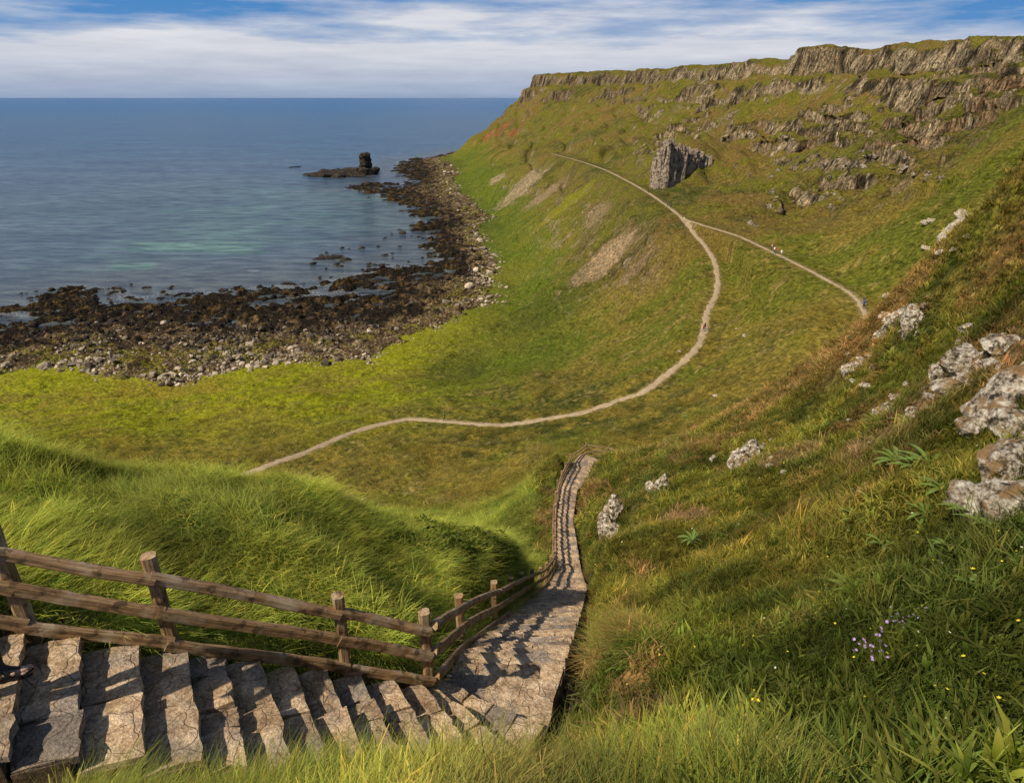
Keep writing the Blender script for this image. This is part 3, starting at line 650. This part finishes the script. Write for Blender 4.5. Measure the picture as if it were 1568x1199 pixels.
ok=(ds>-12)&(dg<4)&(rng.uniform(size=Nn)<(.15+.7*T)*smooth(.3,.6,cb)*1.3)
x,y,z,T,ri,ci,ds,dg=[a[ok] for a in (x,y,z,T,ri,ci,ds,dg)];nN=len(x);print('boulders',nN)
ks=rng.uniform(size=nN);sz=np.where(ks>.985,1.5,np.where(ks>.86,.85,.34))*rng.uniform(.5,1.3,nN)*(1+y/900)
light=smooth(.5,1.0,T+rng.normal(0,.18,nN)+smooth(-30,20,x)*.3-.02)
tint=(1-light)[:,None]*c3(.042,.031,.023)+light[:,None]*c3(.50,.40,.29);tint*=rng.uniform(.4,1.4,nN)[:,None]
instancer('shore_boulders',rocks,np.stack([x,y,z+H+sz*.1],1),rng.uniform(-3,3,(nN,3))*np.array([.15,.15,1]),np.stack([sz,sz,sz],1),rng.integers(0,6,nN),tint)
print('scatter',time.time()-T0)

# ------------------------------------------------------------------ footpaths (surface ribbons)
m,nt,o=newmat('gravel_path');tc=nd(nt,'ShaderNodeTexCoord').outputs['Object'];n_=noise(nt,tc,1.2,6,.7);n2_=noise(nt,tc,12,3,.7)
principled(nt,o,mixc(nt,1.0,ramp(nt,n_,[(.3,(.29,.21,.125)),(.7,(.48,.37,.235))]),ramp(nt,n2_,[(.3,(.7,.7,.7)),(.7,(1.2,1.2,1.2))]),'MULTIPLY'),.95,bump(nt,n2_,.03),.1);M_path=m
V=[];Fc=[]
for pl,wd in paths:
    d=np.gradient(pl[:,:2],axis=0);d/=np.linalg.norm(d,axis=1,keepdims=True);off=len(V);K=7
    tfi=np.linspace(0,len(pl)-1,len(pl)*5);px=np.interp(tfi,np.arange(len(pl)),pl[:,0]);py=np.interp(tfi,np.arange(len(pl)),pl[:,1]);dx=np.interp(tfi,np.arange(len(pl)),d[:,0]);dy=np.interp(tfi,np.arange(len(pl)),d[:,1])
    for i in range(len(px)):
        wl=wd*(.6+.8*float(vn2(np.array([i*.23]),np.array([3.])) [0]));wr=wd*(.6+.8*float(vn2(np.array([i*.23]),np.array([9.]))[0]))
        for k_ in range(K):
            f=-wl+(wl+wr)*k_/(K-1);X=px[i]+dy[i]*f;Y=py[i]-dx[i]*f
            V.append((X,Y,float(zat(X,Y))+H+.12-.10*abs(2*k_/(K-1)-1)**3))
    for i in range(len(px)-1):
        for k_ in range(K-1): a=off+i*K+k_;Fc.append((a,a+1,a+K+1,a+K))
mesh_obj('footpath',V,Fc,[M_path],None,True)

# ------------------------------------------------------------------ stone stairs
m,nt,o=newmat('step_stone');tc=nd(nt,'ShaderNodeTexCoord').outputs['Object']
n_=noise(nt,tc,5,7,.7);n2_=noise(nt,tc,38,4,.7);n3_=noise(nt,tc,1.6,3,.5)
dist=nd(nt,'ShaderNodeTexNoise');dist.inputs['Scale'].default_value=3.0;lk(nt,tc,dist.inputs['Vector'])
vo=nd(nt,'ShaderNodeTexVoronoi',feature='DISTANCE_TO_EDGE');vo.inputs['Scale'].default_value=4.0;lk(nt,mixc(nt,.35,tc,dist.outputs['Color'],'ADD'),vo.inputs['Vector'])
crk=ramp(nt,vo.outputs[0],[(0,(.35,.35,.35)),(.03,(1,1,1))])
isl=nd(nt,'ShaderNodeNewGeometry').outputs['Random Per Island']
c=ramp(nt,n_,[(.33,(.28,.185,.11)),(.48,(.50,.36,.23)),(.62,(.74,.58,.41))]);c=mixc(nt,ramp(nt,n3_,[(.50,(0,0,0)),(.62,(.75,.75,.75))]),c,(.27,.245,.225))
c=mixc(nt,1.0,c,ramp(nt,n2_,[(.33,(.5,.47,.45)),(.66,(1.3,1.3,1.3))]),'MULTIPLY');c=mixc(nt,crk,(.16,.11,.07),c)
c=mixc(nt,1.0,c,ramp(nt,isl,[(0,(.66,.64,.63)),(.5,(.98,.95,.9)),(1,(1.2,1.14,1.06))]),'MULTIPLY')
hgt=math_(nt,'ADD',math_(nt,'MULTIPLY',n_,1.4),math_(nt,'MULTIPLY',crk,.3))
principled(nt,o,c,.85,bump(nt,n2_,.012,.9,bump(nt,hgt,.06,.9)),.25);M_step=m
m,nt,o=newmat('riser_stone');tc=nd(nt,'ShaderNodeTexCoord').outputs['Object'];n_=noise(nt,tc,7,6,.7)
principled(nt,o,ramp(nt,n_,[(.3,(.06,.04,.025)),(.7,(.22,.15,.09))]),.95,bump(nt,n_,.03,.9),.1);M_riser=m
zs=[];zc=ST[0,4]
while zc>ST[-2,4]: zs.append(zc);zc-=.18
zs.append(ST[-1,4]);zs=np.array(zs)
order=-ST[:,4]
def edges(z): return [np.interp(-z,order,ST[:,j]) for j in range(4)]
V=[];Fc=[];mi=[]
rr=np.random.default_rng(11)
def slab(A0,A1,B1,B0,zt,zb,nu=5,nv=3,tilt=0.):
    """a worn stone: subdivided top with rounded rim, irregular outline"""
    tl=rr.normal(0,.010);tw=rr.normal(0,.008)
    grid={}
    for i in range(nu+1):
        for j in range(nv+1):
            a=i/nu;b=j/nv;p=(A0*(1-a)+A1*a)*(1-b)+(B0*(1-a)+B1*a)*b
            rim=(i in (0,nu))+(j in (0,nv));p=p+rr.normal(0,.006 if not rim else .010,2)
            z=zt+tl*(a-.5)*2+tw*(b-.5)*2+rr.normal(0,.004)-(.010 if rim==1 else .024 if rim==2 else 0)
            grid[(i,j)]=len(V);V.append((p[0],p[1],z+H))
    for i in range(nu):
        for j in range(nv): Fc.append((grid[(i,j)],grid[(i+1,j)],grid[(i+1,j+1)],grid[(i,j+1)]));mi.append(0)
    ring=[(i,0) for i in range(nu+1)]+[(nu,j) for j in range(1,nv+1)]+[(i,nv) for i in range(nu-1,-1,-1)]+[(0,j) for j in range(nv-1,0,-1)]
    low=[]
    for q in ring:
        p=V[grid[q]];low.append(len(V));V.append((p[0],p[1],zb+H))
    for i in range(len(ring)):
        a,b=grid[ring[i]],grid[ring[(i+1)%len(ring)]];Fc.append((b,a,low[i],low[(i+1)%len(ring)]));mi.append(0)
def block(p,zt,zb):
    o_=len(V)
    for z_ in (zb,zt):
        for q in p: V.append((q[0],q[1],z_+H))
    for k_ in range(4): Fc.append((o_+k_,o_+(k_+1)%4,o_+4+(k_+1)%4,o_+4+k_));mi.append(1)
    Fc.append((o_+4,o_+5,o_+6,o_+7));mi.append(1)
for i in range(len(zs)-1):
    a=edges(zs[i]);b=edges(zs[i+1]);L0_=np.array(a[0:2]);R0_=np.array(a[2:4]);L1_=np.array(b[0:2]);R1_=np.array(b[2:4])
    top=zs[i];dl=(L1_-L0_);dr=(R1_-R0_)
    fL=dl/np.linalg.norm(dl)*.04;fR=dr/np.linalg.norm(dr)*.04
    block([L0_,R0_,R1_-fR*.7,L1_-fL*.7],top-.05,top-.42)
    ns=rr.integers(2,5) if np.linalg.norm(L0_-R0_)>1.2 else rr.integers(2,4)
    cuts=[0]+sorted([(k_+rr.uniform(-.25,.25))/ns for k_ in range(1,ns)])+[1]
    for k_ in range(ns):
        f0=cuts[k_]+.005;f1=cuts[k_+1]-.005;e_=rr.normal(0,.014)
        A0=L0_+(R0_-L0_)*f0;A1=L0_+(R0_-L0_)*f1;B0=(L1_+fL*(1+e_*20))+((R1_+fR*(1+e_*20))-(L1_+fL*(1+e_*20)))*f0;B1=(L1_+fL*(1+e_*20))+((R1_+fR*(1+e_*20))-(L1_+fL*(1+e_*20)))*f1
        slab(A0,A1,B1,B0,top+rr.normal(0,.008),top-.09)
mesh_obj('stone_stairs',V,Fc,[M_step,M_riser],mi)

# ------------------------------------------------------------------ timber fence
m,nt,o=newmat('weathered_timber');tc=nd(nt,'ShaderNodeTexCoord').outputs['Object'];uvn=nd(nt,'ShaderNodeUVMap').outputs[0]
gv=vmul(nt,uvn,(2.0,60,1));g1=noise(nt,gv,1.0,6,.65);g2=noise(nt,tc,3.5,5,.65)
c=ramp(nt,g1,[(.3,(.10,.05,.02)),(.5,(.30,.175,.08)),(.72,(.54,.37,.20))])
c=mixc(nt,ramp(nt,g2,[(.48,(0,0,0)),(.68,(.75,.75,.75))]),c,(.52,.41,.29));c=mixc(nt,ramp(nt,noise(nt,tc,9,3,.6),[(.54,(0,0,0)),(.66,(.8,.8,.8))]),c,(.06,.036,.018))
principled(nt,o,c,.8,bump(nt,g1,.012,1.0,bump(nt,g2,.012,.7)),.25);M_wood=m
def beam(p0,p1,w_,h_,up,name,seed=0,seg=10,bow=.0):
    r=np.random.default_rng(seed);p0=Vector(p0);p1=Vector(p1);d=(p1-p0);Lg=d.length;d.normalize();side=d.cross(Vector(up)).normalized();upv=side.cross(d).normalized()
    ch=min(w_,h_)*.22;prof=[(-w_/2+ch,-h_/2),(w_/2-ch,-h_/2),(w_/2,-h_/2+ch),(w_/2,h_/2-ch),(w_/2-ch,h_/2),(-w_/2+ch,h_/2),(-w_/2,h_/2-ch),(-w_/2,-h_/2+ch)]
    V=[];Fc=[];uv=[];ph=r.uniform(0,6)
    for i in range(seg+1):
        t=i/seg;c_=p0+d*Lg*t+side*(bow*math.sin(t*3+ph))+upv*(bow*math.sin(t*4.3+ph*2));k1=1+r.normal(0,.03)
        for (a,b) in prof: V.append(c_+side*(a*k1+r.normal(0,.0015))+upv*(b*k1+r.normal(0,.0015))+H*Vector((0,0,1)))
    for i in range(seg):
        for k_ in range(8):
            Fc.append((i*8+k_,i*8+(k_+1)%8,i*8+8+(k_+1)%8,i*8+8+k_));u0=i/seg*Lg;u1=(i+1)/seg*Lg
            uv+=[(u0+seed,k_*.04),(u0+seed,(k_+1)*.04),(u1+seed,(k_+1)*.04),(u1+seed,k_*.04)]
    Fc.append(tuple(range(7,-1,-1)));uv+=[(k_*.002,.3+k_*.01) for k_ in range(8)];Fc.append(tuple(seg*8+k_ for k_ in range(8)));uv+=[(k_*.002,.3+k_*.01) for k_ in range(8)]
    ob=mesh_obj(name,V,Fc,[M_wood]);ul=ob.data.uv_layers.new(name='UVMap')
    ul.data.foreach_set('uv',np.array(uv,np.float32).ravel());return ob
fence=bpy.data.objects.new('timber_fence',None);scene.collection.objects.link(fence)
posts=[(-6.6,3.5,-2.75),(-5.2,3.98,-3.5),(-4.1,4.38,-4.22),(-3.12,4.68,-4.72),(-1.75,5.22,-5.58),(-.93,5.55,-6.12)]
for Yp in [7.4,9.9,12.0,13.9,16.2,18.6,21.,23.3,25.2,27.4,29.8,32.2,34.6,37,39.4,42,44.9]:
    xx=np.interp(Yp,ST[5:,1],ST[5:,0])-.12;zz_=np.interp(Yp,ST[5:,1],ST[5:,4]);posts.append((xx,Yp,zz_))
posts+=[(6.0,47.6,-26.6),(7.8,47.6,-26.9),(9.6,47.2,-27.3)]
parts=[];PH=1.08
for i,(x,y,z) in enumerate(posts):
    b_=beam((x,y,z-.5),(x+rng.normal(0,.015),y+rng.normal(0,.015),z+PH+.03+rng.normal(0,.015)),.115,.115,(0.35,-.93,0) if i<6 else (1,.15,0),'post_%d'%i,i,6,.003);parts.append(b_)
for i in range(len(posts)-1):
    a=np.array(posts[i]);b=np.array(posts[i+1]);d=b-a;nn=np.array([d[1],-d[0],0]);nn/=np.linalg.norm(nn);e=d/np.linalg.norm(d)
    for j,hh_ in enumerate((.93,.57,.20)):
        oo=nn*(.088+.001*(i%2))
        w_,h_=(.065,.115) if j else (.095,.095)
        p0=a+oo+[0,0,hh_]-(e*.03);p1=b+oo+[0,0,hh_]+(e*.03)
        parts.append(beam(p0,p1,w_,h_,(0,0,1),'rail_%d_%d'%(i,j),50+i*3+j,14,.009))
for p_ in parts: p_.parent=fence

# ------------------------------------------------------------------ people
def flat(name,col,rough=.8):
    m,nt,o=newmat(name);tc=nd(nt,'ShaderNodeTexCoord').outputs['Object'];n_=noise(nt,tc,30,3,.6)
    principled(nt,o,mixc(nt,1.0,tuple(col),ramp(nt,n_,[(.3,(.8,.8,.8)),(.7,(1.15,1.15,1.15))]),'MULTIPLY'),rough,bump(nt,n_,.003),.3);return m
M_skin=flat('skin',(.50,.30,.21),.6);M_hair=flat('hair',(.05,.03,.02));M_black=flat('black_strap',(.012,.012,.013),.5)
CL={k_:flat('cloth_'+k_,v_) for k_,v_ in dict(red=(.45,.03,.03),white=(.75,.75,.72),blue=(.03,.07,.28),dark=(.03,.03,.035),khaki=(.25,.2,.12),pink=(.6,.25,.3),navy=(.02,.03,.08)).items()}
def person(loc,heading,shirt,pants,hgt=1.7,stride=.25,legs_skin=False,shoe=None):
    V=[(0,0,.93),(0,0,1.12),(0,.01,1.34),(0,0,1.47),(0,.01,1.53),
       (-.17,0,1.41),(-.23,-.10*stride*4,1.14),(-.22,.10,.92),(-.22,.13,.82),(.17,0,1.41),(.23,.10*stride*4,1.14),(.22,.22,.93),(.22,.25,.83),
       (-.09,0,.88),(-.10,stride*.75,.50),(-.10,stride*.8,.10),(-.10,stride*.8+.15,.04),(.09,0,.88),(.10,-stride*.25,.50),(.10,-stride*1.1,.14),(.10,-stride*1.1+.15,.05)]
    E=[(0,1),(1,2),(2,3),(3,4),(2,5),(5,6),(6,7),(7,8),(2,9),(9,10),(10,11),(11,12),(0,13),(13,14),(14,15),(15,16),(0,17),(17,18),(18,19),(19,20)]
    Rr=[(.15,.11),(.135,.10),(.16,.11),(.06,.06),(.05,.05),(.07,.07),(.045,.045),(.03,.03),(.035,.02),(.07,.07),(.045,.045),(.03,.03),(.035,.02),(.10,.10),(.065,.065),(.045,.045),(.045,.03),(.10,.10),(.065,.065),(.045,.045),(.045,.03)]
    me=bpy.data.meshes.new('b');me.from_pydata(V,E,[]);ob=bpy.data.objects.new('hiker_tmp',me);scene.collection.objects.link(ob)
    md=ob.modifiers.new('s','SKIN');sv=me.skin_vertices[0].data
    for i,q in enumerate(Rr): sv[i].radius=q;sv[i].use_root=(i==0)
    ob.modifiers.new('d','SUBSURF').levels=1
    dg=bpy.context.evaluated_depsgraph_get();em=bpy.data.meshes.new_from_object(ob.evaluated_get(dg));bpy.data.objects.remove(ob)
    bm=bmesh.new();bm.from_mesh(em)
    for f in bm.faces:
        c_=f.calc_center_median();f.smooth=True
        if c_.z<.09: k_=4
        elif c_.z<.5 and legs_skin: k_=2
        elif c_.z<.92 and abs(c_.x)<.19: k_=1
        elif c_.z<1.12 and abs(c_.x)>.18: k_=2
        elif c_.z>1.48: k_=2
        else: k_=0
        f.material_index=k_
    def ball(cx,cy,cz,sx,sy_,sz,k_):
        r_=bmesh.ops.create_icosphere(bm,subdivisions=3,radius=1)
        vs_=r_['verts']
        fs={f for v in vs_ for f in v.link_faces}
        for v in vs_:
            q=v.co.copy();jaw=1-.25*max(0,-q.z)*(1 if k_==2 else 0);v.co=Vector((cx+q.x*sx*jaw,cy+q.y*sy_*jaw,cz+q.z*sz))
        for f in fs: f.material_index=k_;f.smooth=True
    ball(0,.02,1.635,.075,.095,.115,2);ball(0,-.008,1.665,.084,.095,.100,3);ball(0,.118,1.625,.014,.018,.022,2)
    for sx_ in (-1,1): ball(sx_*.077,.015,1.63,.012,.022,.03,2);ball(sx_*.03,.108,1.65,.010,.006,.007,3)
    ball(0,.108,1.58,.022,.006,.006,0)
    bm.to_mesh(em);bm.free();em.name='hiker'
    for mm in (CL[shirt],CL[pants],M_skin,M_hair,shoe or M_black): em.materials.append(mm)
    h=bpy.data.objects.new('hiker',em);scene.collection.objects.link(h);sc_=hgt/1.75
    h.scale=(sc_,)*3;h.rotation_euler=(0,0,heading);h.location=(loc[0],loc[1],loc[2]+H);return h
for u,v,hd,sh,pa in [(1077,510,.3,'red','dark'),(1081,507,.5,'dark','navy'),(1320,474,2.6,'blue','dark'),(1324,470,2.2,'navy','khaki'),(1179,388,2.,'white','dark'),(1185,390,2.,'red','dark'),(1191,393,2.2,'white','khaki'),(1183,384,2.,'pink','navy'),
                     (1022,318,3.,'blue','dark'),(1027,321,.4,'dark','dark'),(681,648,1.6,'navy','dark'),(1043,341,2.,'white','khaki'),(990,297,.2,'dark','dark')]:
    x,y,z=hit(u,v);best=min(((px-x)**2+(py-y)**2,px,py) for pl,_ in paths for px,py,_z in pl)
    if best[0]<36: x=best[1]*.6+x*.4;y=best[2]*.6+y*.4
    person((x,y,float(zat(x,y))+.10),hd,sh,pa,1.72,.2)
# hiker stepping down at the left edge
fx,fy=-3.86,3.75
D_,z_,_h=stair_nearest(np.array([fx]),np.array([fy]));zi=zs[zs>=z_[0]-.001].min() if (zs>=z_[0]).any() else z_[0]
ft=np.array([fx,fy]);hd=math.radians(-70)
dirv=np.array([-math.sin(hd),math.cos(hd)]);sidev=np.array([math.cos(hd),math.sin(hd)])
org=ft-dirv*.16+sidev*.10
hk=person((org[0],org[1],zi+.0),hd,'blue','dark',1.75,.2)
def sandal():
    V=[];Fc=[];mi=[];prof=[(-.06,.030),(-.04,.040),(.0,.040),(.06,.038),(.12,.048),(.17,.046),(.205,.028)]
    for z0 in (0,.028):
        for y_,w_ in prof: V+= [(-w_,y_,z0),(w_,y_,z0)]
    k_=len(prof)*2
    for i in range(len(prof)-1):
        a=2*i;Fc+=[(a,a+1,a+3,a+2),(k_+a,k_+a+2,k_+a+3,k_+a+1),(a,a+2,k_+a+2,k_+a),(a+1,k_+a+1,k_+a+3,a+3)];mi+=[0]*4
    Fc+=[(0,k_,k_+1,1),(k_-2,k_-1,2*k_-1,2*k_-2)];mi+=[0,0]
    def strap(y0,y1,hg,wd):
        o_=len(V);n_=10
        for i in range(n_+1):
            a=math.pi*i/n_;V.append((-wd*math.cos(a),y0,.02+hg*math.sin(a)));V.append((-wd*math.cos(a),y1,.02+hg*.9*math.sin(a)))
        for i in range(n_): Fc.append((o_+2*i,o_+2*i+1,o_+2*i+3,o_+2*i+2));mi.append(0)
    strap(.10,.135,.062,.052);strap(.035,.065,.088,.05);strap(-.035,-.01,.115,.05)
    for t in range(5):
        v,f=ICO[3];o_=len(V);tx=-.036+t*.018;ty=.185-.012*abs(t-(1))
        for q in v: V.append((tx+q[0]*(.013 if t==0 else .009),ty+q[1]*.022,.04+q[2]*.012))
        for q in f: Fc.append(tuple(j+o_ for j in q));mi.append(1)
    v,f=ICO[3];o_=len(V)
    for q in v: V.append((q[0]*.042*(1.0 if q[1]>0 else .8),.06+q[1]*.125,.052+q[2]*(.028+.02*max(0,-q[1]))))
    for q in f: Fc.append(tuple(j+o_ for j in q));mi.append(1)
    return mesh_obj('sandal',V,Fc,[M_black,M_skin],mi)
sd_=sandal();sd_.location=(ft[0],ft[1],zi+.012+H);sd_.rotation_euler=(0,0,hd);sd_.parent=hk
sd_.matrix_parent_inverse=Matrix.LocRotScale(hk.location,hk.rotation_euler,hk.scale).inverted()

# ------------------------------------------------------------------ broadleaf plants and wildflowers
M_leaf=flat('broad_leaf',(.13,.19,.035),.5)
V=[];Fc=[];mi=[]
rp=np.random.default_rng(21)
def leafplant(x,y,z,n_,Lf,w_):
    for i in range(n_):
        a=i*2.4+rp.uniform(-.3,.3);L=Lf*rp.uniform(.7,1.15);el=rp.uniform(.35,.9);o_=len(V)
        for k_ in range(6):
            t=k_/5;rr_=L*t*math.cos(el*(1-.2*t));zz_=L*(math.sin(el)*t-.45*t*t);ww=w_*math.sin(math.pi*(.06+.9*t))
            for sg in (-1,0,1): V.append((x+math.cos(a)*rr_-math.sin(a)*ww*sg,y+math.sin(a)*rr_+math.cos(a)*ww*sg,z+H+.06+zz_+abs(sg)*ww*.35))
        for k_ in range(5):
            b_=o_+k_*3;Fc.extend([(b_,b_+1,b_+4,b_+3),(b_+1,b_+2,b_+5,b_+4)])
for u,v,n_,L in [(1400,725,14,.5),(1420,715,12,.5),(1440,760,10,.42),(1370,715,12,.45),(1310,800,9,.34),(1350,845,8,.3),(1300,912,9,.26),(1060,832,12,.45),(1490,800,9,.42),(1510,820,8,.32),(1130,1140,10,.22),(1415,795,8,.32),(1480,905,6,.2),(1340,650,8,.5),(1390,655,8,.5),(1450,850,8,.24),(1050,640,8,.8),(700,1000,6,.25)]:
    x,y,z=hit(u,v);leafplant(x,y,z,n_,L,L*.08)
mesh_obj('broadleaf_plants',V,Fc,[M_leaf],None,True)
M_yel=flat('petal_yellow',(.75,.60,.03));M_pur=flat('petal_purple',(.40,.27,.5));M_wht=flat('petal_white',(.8,.78,.6))
V=[];Fc=[];mi=[]
def flower(x,y,z,r_,k_,h):
    o_=len(V);n_=6;tilt=rp.normal(0,.4,2);V.append((x,y,z+H+h))
    for i in range(n_*2):
        a=i*math.pi/n_;q=r_*(1 if i%2==0 else .55);V.append((x+q*math.cos(a),y+q*math.sin(a),z+H+h+q*.3+tilt[0]*q*math.cos(a)+tilt[1]*q*math.sin(a)))
    for i in range(n_*2): Fc.append((o_,o_+1+i,o_+1+(i+1)%(n_*2)));mi.append(k_)
    o_=len(V);V.extend([(x-.003,y,z+H),(x+.003,y,z+H),(x,y,z+H+h)]);Fc.append((o_,o_+1,o_+2));mi.append(3)
for i in range(22): 
    x,y,z=hit(1332+rp.normal(0,16),1020+rp.normal(0,12));flower(x,y,z,.015,1,.16+rp.uniform(0,.1))
for i in range(16):
    x,y,z=hit(1375+rp.normal(0,16),975+rp.normal(0,8));flower(x,y,z,.012,1,.18)
for i in range(130):
    x,y,z=hit(rp.uniform(880,1560),rp.uniform(650,1180));flower(x,y,z,rp.uniform(.006,.011)*(1+y*.06),rp.choice([0,0,2]),rp.uniform(.10,.22))
for u,v in [(1155,1103),(1478,903),(880,1192),(1148,1100),(935,590),(1100,640)]:
    x,y,z=hit(u,v);flower(x,y,z,.022,0,.2)
mesh_obj('wildflowers',V,Fc,[M_yel,M_pur,M_wht,M_leaf],mi)

# ------------------------------------------------------------------ light
SUN_EL=math.radians(48);SUNV=Vector((-.84,-.54,0)).normalized()
sv=Vector((SUNV.x*math.cos(SUN_EL),SUNV.y*math.cos(SUN_EL),math.sin(SUN_EL)))
sl=bpy.data.lights.new('sun','SUN');sl.energy=5.0;sl.angle=math.radians(.5);sl.color=(1,.90,.72);so=bpy.data.objects.new('sun',sl);scene.collection.objects.link(so)
so.rotation_euler=sv.to_track_quat('Z','Y').to_euler();so.location=(-50,0,200)
wd_=bpy.data.worlds.new('World');scene.world=wd_;wd_.use_nodes=True;nt=wd_.node_tree
for x_ in list(nt.nodes): nt.nodes.remove(x_)
ow=nd(nt,'ShaderNodeOutputWorld');bg=nd(nt,'ShaderNodeBackground');sk=nd(nt,'ShaderNodeTexSky',sky_type='NISHITA');sk.sun_disc=False;sk.sun_elevation=SUN_EL;sk.sun_rotation=math.atan2(SUNV.x,SUNV.y)
tcw=nd(nt,'ShaderNodeTexCoord').outputs['Generated'];sp=nd(nt,'ShaderNodeSeparateXYZ');lk(nt,tcw,sp.inputs[0]);zz=sp.outputs[2]
mpw=nd(nt,'ShaderNodeMapping');mpw.inputs['Rotation'].default_value=(0,.035,0);mpw.inputs['Scale'].default_value=(2.4,2.4,17);lk(nt,tcw,mpw.inputs[0])
cn_=noise(nt,mpw.outputs[0],1.0,7,.58);cv2=vmul(nt,tcw,(6,6,60));cn2_=noise(nt,cv2,1.0,6,.6)
sumn=math_(nt,'ADD',math_(nt,'MULTIPLY',cn_,.75),math_(nt,'MULTIPLY',cn2_,.25))
hi=math_(nt,'MAXIMUM',math_(nt,'MULTIPLY',math_(nt,'SUBTRACT',zz,.068),-2.8),-.14);lo=math_(nt,'MULTIPLY',math_(nt,'MAXIMUM',math_(nt,'SUBTRACT',.07,zz),0),5.0)
fc=ramp(nt,math_(nt,'ADD',math_(nt,'ADD',sumn,math_(nt,'MINIMUM',hi,0)),lo),[(.35,(0,0,0)),(.53,(1,1,1))])
base=ramp(nt,zz,[(0,(3.4,4.3,6.0)),(.02,(5.0,5.6,6.9)),(.055,(7.4,7.6,8.2)),(.13,(7.0,7.2,7.9)),(.3,(3.0,3.4,4.2))])
base=mixc(nt,1.0,base,ramp(nt,cn2_,[(.3,(.82,.84,.89)),(.7,(1.1,1.09,1.07))]),'MULTIPLY')
blue=ramp(nt,zz,[(0,(1.4,3.0,6.0)),(.05,(1.5,3.3,6.4)),(.13,(.5,2.4,5.8))])
bluemix=mixc(nt,ramp(nt,zz,[(.25,(0,0,0)),(.6,(1,1,1))]),blue,sk.outputs[0])
cc=mixc(nt,fc,bluemix,base)
lk(nt,cc,bg.inputs[0]);bg.inputs[1].default_value=.092;lk(nt,bg.outputs[0],ow.inputs[0])

# ------------------------------------------------------------------ camera
cam=bpy.data.cameras.new('camera');co_=bpy.data.objects.new('camera',cam);scene.collection.objects.link(co_)
co_.location=(0,0,H);co_.rotation_euler=(math.pi/2-PIT,0,0);cam.sensor_width=36;cam.lens=F/1568*36;cam.clip_start=.05;cam.clip_end=100000
scene.camera=co_
scene.view_settings.view_transform='Standard';scene.view_settings.look='None';scene.view_settings.exposure=0
print('done',time.time()-T0)
